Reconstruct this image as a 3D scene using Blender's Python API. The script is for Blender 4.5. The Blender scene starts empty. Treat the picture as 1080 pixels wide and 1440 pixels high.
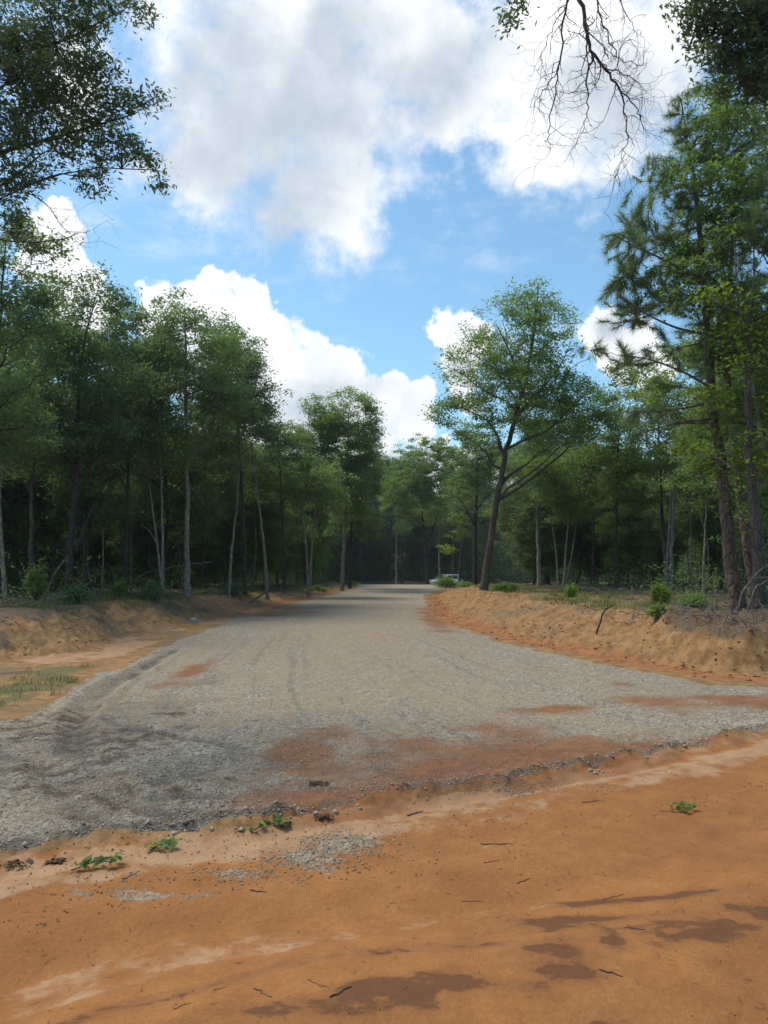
import bpy, math, random
import numpy as np
from mathutils import Vector

# ------------------------------------------------------------------ camera, world, sun, exposure
S = bpy.context.scene
F_PX, CX, CY, HORIZON, EYE = 1067.0, 540.0, 720.0, 803.0, 1.6
PITCH = math.atan((HORIZON - CY) / F_PX)
cam_d = bpy.data.cameras.new('camera')
cam = bpy.data.objects.new('camera', cam_d)
S.collection.objects.link(cam)
cam.location = (0, 0, EYE)
cam.rotation_euler = (math.pi / 2 + PITCH, 0, 0)
cam_d.sensor_fit = 'VERTICAL'
cam_d.sensor_height = 24.0
cam_d.lens = 24.0 * F_PX / 1440.0
cam_d.clip_end = 3000
cam_d.clip_start = 0.05
S.camera = cam
S.view_settings.view_transform = 'Standard'
S.view_settings.look = 'None'
S.view_settings.exposure = 0.82
S.view_settings.gamma = 1.0
S.cycles.max_bounces = 8
S.cycles.diffuse_bounces = 6
S.cycles.glossy_bounces = 2
S.cycles.transmission_bounces = 5
S.cycles.transparent_max_bounces = 6
S.cycles.use_denoising = True
S.cycles.sample_clamp_indirect = 6.0

SUN_EL, SUN_AZ = 62.0, -66.0          # azimuth from +Y, negative = to the left
sun_d = bpy.data.lights.new('sun', 'SUN')
sun_d.energy = 1.9
sun_d.angle = math.radians(24)
sun_d.color = (1.0, 0.93, 0.82)
sun = bpy.data.objects.new('sun', sun_d)
S.collection.objects.link(sun)
_e, _a = math.radians(SUN_EL), math.radians(SUN_AZ)
sdir = Vector((math.sin(_a) * math.cos(_e), math.cos(_a) * math.cos(_e), math.sin(_e)))
sun.rotation_euler = sdir.to_track_quat('Z', 'Y').to_euler()

def ray(px, py):
    a, b = (px - CX) / F_PX, (CY - py) / F_PX
    c, s = math.cos(PITCH), math.sin(PITCH)
    return np.array([a, c - b * s, s + b * c])
def P(px, py, D):
    r = ray(px, py)
    return np.array([0, 0, EYE]) + r * (D / r[1])
def azel(px, py):
    r = ray(px, py)
    return math.atan2(r[0], r[1]), math.atan2(r[2], math.hypot(r[0], r[1]))

world = bpy.data.worlds.new('World')
S.world = world
world.use_nodes = True
class NT:
    """tiny node-tree writer"""
    def __init__(self, tree):
        self.t = tree; self.n = tree.nodes; self.l = tree.links
    def node(self, kind, **kw):
        nd = self.n.new(kind)
        for k, v in kw.items(): setattr(nd, k, v)
        return nd
    def put(self, sock, v):
        if v is None: return
        if isinstance(v, bpy.types.NodeSocket): self.l.new(v, sock)
        elif isinstance(v, (tuple, list)) and len(v) == 3 and sock.type == 'RGBA': sock.default_value = (*v, 1)
        else: sock.default_value = v
    def m(self, op, a, b=None, c=None, clamp=False):
        nd = self.node('ShaderNodeMath', operation=op, use_clamp=clamp)
        self.put(nd.inputs[0], a); self.put(nd.inputs[1], b); self.put(nd.inputs[2], c)
        return nd.outputs[0]
    def vm(self, op, a, b=None, scale=None):
        nd = self.node('ShaderNodeVectorMath', operation=op)
        self.put(nd.inputs[0], a); self.put(nd.inputs[1], b)
        if scale is not None: self.put(nd.inputs['Scale'], scale)
        return nd.outputs['Value'] if op in ('LENGTH', 'DOT_PRODUCT', 'DISTANCE') else nd.outputs[0]
    def noise(self, vec, scale, detail=4, rough=0.55, dist=0.0, col=False):
        nd = self.node('ShaderNodeTexNoise')
        self.put(nd.inputs['Vector'], vec)
        nd.inputs['Scale'].default_value = scale; nd.inputs['Detail'].default_value = detail
        nd.inputs['Roughness'].default_value = rough; nd.inputs['Distortion'].default_value = dist
        return nd.outputs['Color' if col else 'Fac']
    def smooth(self, v, lo, hi, a=0.0, b=1.0):
        nd = self.node('ShaderNodeMapRange', interpolation_type='SMOOTHSTEP')
        self.put(nd.inputs['Value'], v)
        nd.inputs['From Min'].default_value = lo; nd.inputs['From Max'].default_value = hi
        nd.inputs['To Min'].default_value = a; nd.inputs['To Max'].default_value = b
        return nd.outputs[0]
    def mix(self, f, a, b, mode='MIX'):
        nd = self.node('ShaderNodeMix', data_type='RGBA', blend_type=mode)
        self.put(nd.inputs['Factor'], f); self.put(nd.inputs[6], a); self.put(nd.inputs[7], b)
        return nd.outputs[2]
    def xyz(self, x, y, z):
        nd = self.node('ShaderNodeCombineXYZ')
        self.put(nd.inputs[0], x); self.put(nd.inputs[1], y); self.put(nd.inputs[2], z)
        return nd.outputs[0]

def build_world():
    w = NT(world.node_tree)
    w.n.clear()
    out = w.node('ShaderNodeOutputWorld')
    bg = w.node('ShaderNodeBackground')
    sky = w.node('ShaderNodeTexSky', sky_type='NISHITA', sun_disc=False)
    sky.sun_elevation = _e
    sky.sun_rotation = _a
    sky.air_density = 1.0; sky.dust_density = 0.6; sky.ozone_density = 1.6
    co = w.node('ShaderNodeTexCoord').outputs['Generated']
    sep = w.node('ShaderNodeSeparateXYZ'); w.l.new(co, sep.inputs[0])
    az = w.m('ARCTAN2', sep.outputs[0], sep.outputs[1])
    el = w.m('ARCSINE', sep.outputs[2])
    p0 = w.xyz(az, el, 0.0)
    # cauliflower warp of the cloud outlines
    big = w.noise(co, 6.0, 2, 0.5, col=True)
    fine = w.noise(co, 22.0, 5, 0.6, col=True)
    def off(c, k): return w.vm('SCALE', w.vm('SUBTRACT', c, (0.5, 0.5, 0.5)), scale=k)
    p = w.vm('ADD', w.vm('ADD', p0, off(big, 0.16)), off(fine, 0.10))
    def blob(px, py, rx, ry, pv):
        a0, e0 = azel(px, py)
        d = w.vm('SUBTRACT', pv, (a0, e0, 0.0))
        d = w.vm('MULTIPLY', d, (F_PX / rx, F_PX / ry, 0.0))
        return w.m('SUBTRACT', 1.0, w.vm('LENGTH', d))
    def field(lst, pv):
        r = None
        for b in lst:
            v = blob(*b, pv)
            r = v if r is None else w.m('SMOOTH_MAX', r, v, 0.25)
        return r
    soft = [(420, 70, 280, 240), (310, 200, 120, 110), (455, 255, 100, 110), (610, 80, 190, 140), (680, 150, 130, 90), (760, 190, 90, 60),
            (800, 90, 190, 170), (930, 40, 150, 130), (330, -160, 300, 200), (800, -260, 400, 180), (90, 100, 90, 80)]
    crisp = [(256, 439, 52, 46), (316, 432, 56, 48), (378, 432, 52, 46), (351, 504, 120, 72), (446, 514, 72, 62),
             (496, 564, 68, 52), (551, 559, 42, 40), (416, 609, 150, 70), (101, 394, 52, 46), (56, 364, 60, 40), (126, 459, 60, 50),
             (649, 476, 40, 50), (659, 534, 44, 54), (849, 492, 62, 42), (894, 514, 60, 40),
             (589, 616, 34, 24), (561, 659, 54, 48), (496, 694, 90, 50), (644, 674, 120, 50)]
    fs = field(soft, p)
    fc = field(crisp, p)
    fb = w.noise(co, 14.0, 7, 0.62)
    fbc = w.m('SUBTRACT', fb, 0.5)
    ds = w.m('ADD', fs, w.m('MULTIPLY', fbc, 1.5))
    dc = w.m('ADD', fc, w.m('MULTIPLY', fbc, 0.75))
    a_s = w.smooth(ds, 0.0, 0.66)
    a_c = w.smooth(dc, 0.02, 0.26)
    wis = w.m('MULTIPLY', w.smooth(w.noise(w.vm('MULTIPLY', co, (1.0, 1.0, 2.2)), 5.5, 6, 0.65), 0.50, 0.80), 0.55)
    alpha = w.m('MAXIMUM', w.m('MAXIMUM', a_s, a_c), wis)
    # shaded undersides where the cloud is thick, silver at thin edges
    grey_spots = field([(440, 200, 220, 190), (330, 150, 170, 170), (620, 110, 160, 90), (430, 560, 190, 85), (310, 500, 110, 60), (660, 530, 60, 40), (860, 500, 70, 30),
                        (880, 120, 130, 80), (500, 90, 120, 120), (560, 640, 80, 60)], w.vm('ADD', p0, off(big, 0.22)))
    sh = w.m('ADD', grey_spots, w.m('MULTIPLY', w.m('SUBTRACT', w.noise(co, 6.0, 5, 0.55), 0.5), 1.5))
    sh = w.smooth(sh, 0.05, 0.95)
    lump = w.smooth(w.noise(w.vm('ADD', co, off(fine, 0.03)), 17.0, 6, 0.6), 0.32, 0.68)
    white = w.mix(lump, (5.5, 5.75, 6.0), (6.9, 6.9, 6.85))
    grey = w.mix(lump, (3.3, 3.7, 4.15), (4.0, 4.4, 4.8))
    ccol = w.mix(sh, white, grey)
    skyc = w.mix(1.0, sky.outputs[0], (0.90, 1.14, 1.11), 'MULTIPLY')
    col = w.mix(w.m('MULTIPLY', alpha, 0.97), skyc, ccol)
    w.l.new(col, bg.inputs['Color'])
    bg.inputs['Strength'].default_value = 0.1
    w.l.new(bg.outputs[0], out.inputs['Surface'])
build_world()

# ------------------------------------------------------------------ helpers
RNG = np.random.default_rng(7)
random.seed(7)
COL = S.collection

def vnoise(x, y, seed=0):
    xi = np.floor(x).astype(np.int64); yi = np.floor(y).astype(np.int64)
    fx = x - xi; fy = y - yi
    fx = fx * fx * fx * (fx * (fx * 6 - 15) + 10); fy = fy * fy * fy * (fy * (fy * 6 - 15) + 10)
    def h(i, j):
        n = (i * 374761393 + j * 668265263 + seed * 1442695041) & 0xffffffff
        n = ((n ^ (n >> 13)) * 1274126177) & 0xffffffff
        n = ((n ^ (n >> 16)) * 2246822519) & 0xffffffff
        return ((n ^ (n >> 15)) & 0xffff) / 65535.0
    a = h(xi, yi); b = h(xi + 1, yi); c = h(xi, yi + 1); d = h(xi + 1, yi + 1)
    return (a * (1 - fx) + b * fx) * (1 - fy) + (c * (1 - fx) + d * fx) * fy
def fbm(x, y, seed=0, oct=4, gain=0.5):
    x = np.asarray(x, float); y = np.asarray(y, float)
    r = 0; amp = 1; tot = 0
    for o in range(oct):
        r = r + amp * vnoise(x * 2 ** o + 17.3 * o, y * 2 ** o - 9.1 * o, seed + o); tot += amp; amp *= gain
    return r / tot - 0.5
def sst(x, lo, hi):
    t = np.clip((x - lo) / (hi - lo), 0, 1); return t * t * (3 - 2 * t)

def mk(name, V, faces, mat, parent=None, tint=None, smooth=False, mats=None):
    """faces: list of (m,k) int arrays -> ONE mesh object"""
    if not isinstance(faces, list): faces = [faces]
    faces = [np.asarray(f, np.int32) for f in faces if len(f)]
    me = bpy.data.meshes.new(name)
    V = np.asarray(V, np.float32)
    me.vertices.add(len(V)); me.vertices.foreach_set('co', V.ravel())
    loops = np.concatenate([f.ravel() for f in faces])
    tot = np.concatenate([np.full(len(f), f.shape[1], np.int32) for f in faces])
    st = np.concatenate([[0], np.cumsum(tot)[:-1]]).astype(np.int32)
    me.loops.add(len(loops)); me.loops.foreach_set('vertex_index', loops)
    me.polygons.add(len(tot)); me.polygons.foreach_set('loop_start', st); me.polygons.foreach_set('loop_total', tot)
    if smooth: me.polygons.foreach_set('use_smooth', np.ones(len(tot), bool))
    if tint is not None:
        a = me.attributes.new('tint', 'FLOAT', 'FACE'); a.data.foreach_set('value', np.asarray(tint, np.float32))
    me.update(calc_edges=True); me.validate()
    if mat: me.materials.append(mat)
    o = bpy.data.objects.new(name, me); COL.objects.link(o)
    if parent is not None: o.parent = parent
    return o
def tag(o, label=None, cat=None, group=None, kind=None):
    if label: o['label'] = label
    if cat: o['category'] = cat
    if group: o['group'] = group
    if kind: o['kind'] = kind
    return o
def thing(name, label, cat, loc, group=None, rz=0.0):
    o = bpy.data.objects.new(name, None); COL.objects.link(o)
    o.empty_display_size = 0.2
    o.location = loc; o.rotation_euler = (0, 0, rz)
    return tag(o, label, cat, group)
def copy_thing(o, loc, rz, sc, label, group):
    r = o.copy(); COL.objects.link(r)
    r.location = loc; r.rotation_euler = (0, 0, rz); r.scale = sc
    r['label'] = label
    if group: r['group'] = group
    elif 'group' in r: del r['group']
    for ch in list(o.children):
        c = ch.copy(); COL.objects.link(c); c.parent = r
        for g in ch.children:
            d = g.copy(); COL.objects.link(d); d.parent = c
    return r

class MB:
    """collects tubes / boxes / lathes for one mesh"""
    def __init__(self): self.v = []; self.f3 = []; self.f4 = []; self.n = 0
    def add(self, V, F):
        V = np.asarray(V, float); self.v.append(V)
        F = np.asarray(F, int) + self.n
        (self.f3 if F.shape[1] == 3 else self.f4).append(F); self.n += len(V)
    def tube(self, pts, rad, sides=6, rough=0.0):
        pts = np.asarray(pts, float); k = len(pts)
        rad = np.broadcast_to(np.asarray(rad, float), (k,))
        tan = np.gradient(pts, axis=0); tan /= np.linalg.norm(tan, axis=1)[:, None] + 1e-9
        ref = np.array([0.31, 0.95, 0.05]) if abs(tan[0][2]) > 0.7 else np.array([0.0, 0.05, 1.0])
        u = np.cross(tan, ref); u /= np.linalg.norm(u, axis=1)[:, None] + 1e-9
        v = np.cross(tan, u)
        th = np.arange(sides) * 2 * np.pi / sides
        rr = rad[:, None] * (1 + rough * (RNG.random((k, sides)) - 0.5)) if rough else np.repeat(rad[:, None], sides, 1)
        ring = pts[:, None, :] + rr[..., None] * (np.cos(th)[None, :, None] * u[:, None, :] + np.sin(th)[None, :, None] * v[:, None, :])
        idx = np.arange(k * sides).reshape(k, sides)
        a = idx[:-1]; b = idx[1:]
        F = np.stack([a, np.roll(a, -1, 1), np.roll(b, -1, 1), b], -1).reshape(-1, 4)
        self.add(ring.reshape(-1, 3), F)
        tip = np.concatenate([ring[-1], pts[-1:] + tan[-1:] * rad[-1] * 0.6])
        i = np.arange(sides); self.add(tip, np.stack([i, (i + 1) % sides, np.full(sides, sides)], -1))
        return self
    def box(self, c, h, rz=0.0):
        c = np.asarray(c, float)
        V = np.array([[x, y, z] for x in (-1, 1) for y in (-1, 1) for z in (-1, 1)]) * np.asarray(h)
        R = np.array([[math.cos(rz), -math.sin(rz), 0], [math.sin(rz), math.cos(rz), 0], [0, 0, 1]])
        self.add(V @ R.T + c, [[0, 1, 3, 2], [4, 6, 7, 5], [0, 4, 5, 1], [2, 3, 7, 6], [0, 2, 6, 4], [1, 5, 7, 3]])
        return self
    def build(self, name, mat, parent=None, smooth=True):
        fs = []
        if self.f4: fs.append(np.concatenate(self.f4))
        if self.f3: fs.append(np.concatenate(self.f3))
        return mk(name, np.concatenate(self.v), fs, mat, parent, smooth=smooth)

# ------------------------------------------------------------------ materials
def new_mat(name):
    m = bpy.data.materials.new(name); m.use_nodes = True
    t = NT(m.node_tree); t.n.clear()
    return m, t, t.node('ShaderNodeOutputMaterial')
def leaf_mat(name, dark, mid, light, trans=0.42, rough=0.55):
    m, t, out = new_mat(name)
    at = t.node('ShaderNodeAttribute', attribute_name='tint').outputs['Fac']
    oi = t.node('ShaderNodeObjectInfo').outputs['Random']
    v = t.m('ADD', at, t.m('MULTIPLY', t.m('SUBTRACT', oi, 0.5), 0.22))
    c = t.mix(t.smooth(v, 0.0, 0.5), dark, mid)
    c = t.mix(t.smooth(v, 0.5, 1.05), c, light)
    pb = t.node('ShaderNodeBsdfPrincipled')
    t.put(pb.inputs['Base Color'], c)
    pb.inputs['Roughness'].default_value = rough
    pb.inputs['Specular IOR Level'].default_value = 0.15
    tr = t.node('ShaderNodeBsdfTranslucent')
    t.put(tr.inputs['Color'], t.mix(1.0, c, (1.35, 1.40, 0.80), 'MULTIPLY'))
    mx = t.node('ShaderNodeMixShader'); mx.inputs[0].default_value = trans
    t.l.new(pb.outputs[0], mx.inputs[1]); t.l.new(tr.outputs[0], mx.inputs[2])
    t.l.new(mx.outputs[0], out.inputs['Surface'])
    return m
def bark_mat(name, a, b, c, scale=9.0, stretch=0.22, bump=0.6):
    m, t, out = new_mat(name)
    co = t.node('ShaderNodeTexCoord').outputs['Object']
    v = t.vm('MULTIPLY', co, (1, 1, stretch))
    n1 = t.noise(v, scale * 2.2, 6, 0.65, 0.6); n2 = t.noise(co, 1.3, 3, 0.6)
    vo = t.node('ShaderNodeTexVoronoi', feature='DISTANCE_TO_EDGE'); t.put(vo.inputs['Vector'], v); vo.inputs['Scale'].default_value = scale
    crack = t.smooth(vo.outputs['Distance'], 0.0, 0.18)
    col = t.mix(t.smooth(n1, 0.3, 0.7), a, b)
    col = t.mix(t.smooth(n2, 0.5, 0.7), col, c)
    col = t.mix(t.m('MULTIPLY', t.m('SUBTRACT', 1.0, crack), 0.6), col, tuple(x * 0.4 for x in a))
    pb = t.node('ShaderNodeBsdfPrincipled'); t.put(pb.inputs['Base Color'], col); pb.inputs['Roughness'].default_value = 0.9
    bp = t.node('ShaderNodeBump'); bp.inputs['Strength'].default_value = bump; bp.inputs['Distance'].default_value = 0.03
    t.put(bp.inputs['Height'], t.m('ADD', crack, n1)); t.l.new(bp.outputs[0], pb.inputs['Normal'])
    t.l.new(pb.outputs[0], out.inputs['Surface'])
    return m
def plain_mat(name, a, b=None, rough=0.8, scale=12.0, metallic=0.0):
    m, t, out = new_mat(name)
    co = t.node('ShaderNodeTexCoord').outputs['Object']
    col = t.mix(t.smooth(t.noise(co, scale, 4, 0.6), 0.35, 0.65), a, b or tuple(x * 0.8 for x in a))
    pb = t.node('ShaderNodeBsdfPrincipled'); t.put(pb.inputs['Base Color'], col)
    pb.inputs['Roughness'].default_value = rough; pb.inputs['Metallic'].default_value = metallic
    t.l.new(pb.outputs[0], out.inputs['Surface'])
    return m

LEAF = {
    'oak':   leaf_mat('oak leaf', (0.089, 0.140, 0.058), (0.151, 0.221, 0.086), (0.222, 0.299, 0.117), 0.5),
    'deep':  leaf_mat('deep green leaf', (0.077, 0.129, 0.060), (0.127, 0.193, 0.086), (0.186, 0.259, 0.110), 0.5),
    'lime':  leaf_mat('lime green leaf', (0.110, 0.165, 0.030), (0.165, 0.240, 0.044), (0.230, 0.300, 0.066), 0.5),
    'fresh': leaf_mat('fresh green leaf', (0.104, 0.166, 0.053), (0.162, 0.239, 0.074), (0.221, 0.299, 0.095), 0.5),
    'gloss': leaf_mat('glossy oak leaf', (0.065, 0.096, 0.057), (0.109, 0.153, 0.081), (0.169, 0.221, 0.104), 0.42, 0.4),
    'pine':  leaf_mat('pine needle', (0.121, 0.168, 0.085), (0.178, 0.239, 0.114), (0.232, 0.299, 0.138), 0.42, 0.45),
    'grass': leaf_mat('grass blade', (0.070, 0.090, 0.028), (0.115, 0.145, 0.040), (0.210, 0.195, 0.085), 0.35),
    'dry':   leaf_mat('dead brown leaf', (0.090, 0.057, 0.033), (0.165, 0.105, 0.060), (0.255, 0.180, 0.120), 0.2, 0.8),
}
BARK = {
    'oak':  bark_mat('oak bark', (0.060, 0.044, 0.032), (0.115, 0.092, 0.070), (0.15, 0.13, 0.105), 14, 0.25),
    'pale': bark_mat('pale smooth bark', (0.17, 0.145, 0.115), (0.27, 0.235, 0.19), (0.33, 0.30, 0.25), 7, 0.5, 0.3),
    'pine': bark_mat('plated pine bark', (0.085, 0.054, 0.036), (0.170, 0.112, 0.076), (0.20, 0.15, 0.11), 10, 0.35, 0.9),
    'dark': bark_mat('dark bark', (0.035, 0.028, 0.022), (0.070, 0.056, 0.044), (0.09, 0.08, 0.066), 12, 0.25),
    'dead': bark_mat('grey dead wood', (0.105, 0.085, 0.070), (0.190, 0.165, 0.140), (0.25, 0.22, 0.19), 16, 0.2, 0.4),
    'twig': bark_mat('bare purple brown twig', (0.050, 0.035, 0.030), (0.100, 0.072, 0.062), (0.13, 0.10, 0.09), 20, 0.3, 0.3),
}

# ------------------------------------------------------------------ terrain
def zroad(y):
    """long profile of the gravel road: a gentle rise to a crest, then down the far side"""
    y = np.asarray(y, float)
    up = 0.5 * sst(y, 10, 62)
    return up - 1.25 * sst(y, 60, 88)
def G(px, py):
    """point of the road surface seen at a pixel"""
    r = ray(px, py); D = 6.0
    for _ in range(40):
        D2 = (EYE - float(zroad(D))) / (-r[2]) * r[1]
        D = 0.6 * D + 0.4 * min(D2, 75.0)
    p = P(px, py, D)
    return (p[0], p[1])
GRAVEL_L = [(-40, -9), (-14, 1.5), (-8.0, 4.2), (-5.6, 6.2), G(20, 1010), G(88, 970), G(240, 903), G(330, 870), G(440, 842), G(500, 828), (-2.6, 72), (-0.5, 82), (6, 92), (24, 98), (80, 100)]
GRAVEL_R = [(60, 38), (16, 14.4), (9.6, 10.9), G(1120, 968), G(1000, 962), G(880, 940), G(720, 906), G(640, 881), G(606, 858), (2.2, 40), (4.0, 50), (8.5, 60), (20, 68), (80, 72)]
FOOT_L = [(-60, -16), (-22, 2.0), (-13, 7.6), G(0, 937), G(110, 925), G(200, 897), G(320, 868), G(436, 841), G(498, 827), (-2.9, 72), (-1.0, 83), (5.5, 94), (24, 100.5), (80, 102)]
FOOT_R = [(60, 38.6), (16, 15.0), (9.4, 11.6), G(1075, 958), G(995, 952), G(880, 934), G(720, 901), G(640, 877), G(610, 856), (2.5, 40), (4.4, 49.5), (9, 59), (20, 67), (80, 71)]
P0 = np.array([-2.15, 4.25]); U = np.array([0.887, 0.4626]); U /= np.linalg.norm(U); NV = np.array([-U[1], U[0]])

def poly_d(x, y, pl):
    """distance to a polyline; positive on the left hand of its direction"""
    best = np.full(x.shape, 1e9); sgn = np.zeros(x.shape)
    for (ax, ay), (bx, by) in zip(pl[:-1], pl[1:]):
        dx, dy = bx - ax, by - ay; L2 = dx * dx + dy * dy
        t = np.clip(((x - ax) * dx + (y - ay) * dy) / L2, 0, 1)
        ex, ey = x - ax - t * dx, y - ay - t * dy
        d = np.hypot(ex, ey)
        cr = dx * (y - ay) - dy * (x - ax)
        upd = d < best - 1e-9
        best = np.where(upd, d, best); sgn = np.where(upd, np.sign(cr), sgn)
    return best * sgn
def blobs(x, y, lst, k=0.0, seed=3, ns=2.0):
    """soft union of ground ellipses given by pixels of their centre and half size"""
    r = np.full(x.shape, -3.0)
    w = fbm(x * ns, y * ns, seed, 5, 0.6) * k
    for px, py, rx, ry in lst:
        c = np.array(G(px, py)); ex = abs(G(px + rx, py)[0] - c[0]); ey = abs(G(px, max(py - ry, 812))[1] - c[1])
        r = np.maximum(r, 1 - np.hypot((x - c[0]) / ex, (y - c[1]) / ey))
    return r + w
TRACKS = [[G(245, 915), G(150, 968), G(92, 1030), G(70, 1080), G(95, 1130), G(150, 1165)],
          [G(225, 930), G(118, 985), G(112, 1050), G(130, 1100), G(190, 1128), G(300, 1120)],
          [G(0, 1062), G(70, 1085), G(160, 1130), G(260, 1150)],
          [G(130, 1010), G(230, 1030), G(330, 1052), G(430, 1080)],
          [G(330, 1075), G(240, 1098), G(170, 1120)]]
def terrain(x, y):
    x = np.asarray(x, float); y = np.asarray(y, float)
    s = (x - P0[0]) * NV[0] + (y - P0[1]) * NV[1]            # >0 beyond the dirt road
    t = (x - P0[0]) * U[0] + (y - P0[1]) * U[1]
    s = s + 0.25 * np.sin(t * 0.45 + 0.6) * sst(np.abs(t), 0, 3) + fbm(t * 0.8, s * 0.8, 31, 4) * 0.35
    fl = poly_d(x, y, FOOT_L); fr = -poly_d(x, y, FOOT_R)
    wl = fbm(x * 0.7, y * 0.7, 41, 4); wr = fbm(x * 0.7, y * 0.7, 43, 4)
    fl = fl + wl * 0.5; fr = fr + wr * 0.35
    near = sst(y, 6, 40)
    hl = 0.54 * (1 - sst(y, 18, 48)) + 0.16
    hr = 0.50 * (1 - sst(y, 24, 58)) + 0.14
    beyond = sst(y, 58, 80)
    bl = sst(fl, -0.1, 2.1) * hl; br = sst(fr, 0.0, 1.9) * hr
    side = bl + br
    z = zroad(y) * (1 - 0.0) + side
    z = z + (0.8 * beyond) * sst(np.maximum(fl, fr), 2, 14)
    forest = np.maximum(sst(fl, 2.0, 4.0), sst(fr, 3.5, 7.0))
    z = z + forest * fbm(x * 0.25, y * 0.25, 5, 4) * 0.45
    z = z + 11.0 * sst(np.hypot(x, y), 125, 185) * forest
    # far behind the dirt road the land is level verge
    slope_l = sst(fl, 0.05, 0.5) * (1 - sst(fl, 1.3, 2.2)); slope_r = sst(fr, 0.05, 0.5) * (1 - sst(fr, 1.7, 3.2))
    # clods and hollows on the right bank, slanting rills on the left
    z = z + slope_r * (fbm(x * 2.6, y * 1.7, 7, 4, 0.55) * 0.26 + fbm(x * 6, y * 4, 8, 3) * 0.17)
    q = x * 0.8 + y * 0.55; q2 = x * 0.45 - y * 0.5
    z = z + slope_l * (fbm(q * 3.4, q2 * 0.9, 9, 4, 0.6) * 0.24 + fbm(x * 6, y * 5, 10, 3) * 0.13)
    z = z + sst(fr, 1.2, 2.4) * (1 - sst(fr, 4, 7)) * fbm(x * 2.2, y * 2.2, 12, 4) * 0.13
    cut = sst(fr, 0.7, 1.3) * sst(x, 4.7, 5.4) * (1 - sst(y, 14, 17))
    z = z + cut * (0.16 + 0.34 * fbm(x * 2.1, y * 2.1, 13, 5, 0.6)) - 0.16 * sst(fr, 0.15, 0.5) * (1 - sst(fr, 0.62, 0.9)) * sst(x, 4.7, 5.4) * (1 - sst(y, 14, 17))
    gl = -poly_d(x, y, GRAVEL_L); gr = poly_d(x, y, GRAVEL_R)
    gin = np.minimum(gl, gr) + fbm(x * 1.6, y * 1.6, 15, 5, 0.6) * 0.55
    grav = sst(gin, -0.05, 0.35) * sst(s, 0.0, 0.25)
    road = 1 - sst(s, -0.12, 0.10)
    strip = sst(s, -0.80, -0.30) * (1 - sst(s, -0.02, 0.12))
    # gravel bed: rough, wheel tracks, a broken front lip
    z = z + grav * sst(26 - y, 0, 10) * fbm((x - 0.35 * y) * 2.6 / (1 + 0.03 * y), y * 0.25, 75, 4) * 0.03
    z = z + grav * (fbm(x * 3, y * 3, 16, 4) * 0.04 + fbm(x * 14, y * 14, 17, 3) * 0.022)
    tr = np.zeros_like(x)
    for pl in TRACKS:
        d = poly_d(x, y, pl); a = np.abs(d + fbm(x * 2, y * 2, 18, 3) * 0.12)
        tr = np.maximum(tr, np.exp(-(a / 0.12) ** 2))
        z = z + grav * (-0.03 * np.exp(-(a / 0.12) ** 2) + 0.018 * np.exp(-((a - 0.24) / 0.08) ** 2))
    lip = np.exp(-((s - 0.16) / 0.16) ** 2)
    z = z + lip * (0.05 + fbm(x * 4, y * 4, 19, 5, 0.6) * 0.22) + sst(s, 0.0, 0.5) * 0.02
    z = z - 0.02 * np.exp(-((s + 0.10) / 0.14) ** 2) + strip * (0.03 + fbm(x * 6, y * 6, 20, 4) * 0.025)
    ru = np.exp(-((s + 1.35) / 0.28) ** 2) + 0.8 * np.exp(-((s + 2.95) / 0.35) ** 2)
    z = z + road * (-0.045 * ru + 0.04 * np.exp(-((s + 2.1) / 0.4) ** 2) + fbm(t * 0.8, s * 3.0, 21, 4) * 0.035 + fbm(x * 16, y * 16, 22, 2) * 0.004)
    return z, dict(s=s, t=t, fl=fl, fr=fr, grav=grav, road=road, strip=strip, tr=tr, lip=lip, forest=forest, ru=ru,
                   slope_l=slope_l, slope_r=slope_r, gin=gin, cut=cut)
def H(x, y): return float(terrain(np.array([x]), np.array([y]))[0][0])

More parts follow.
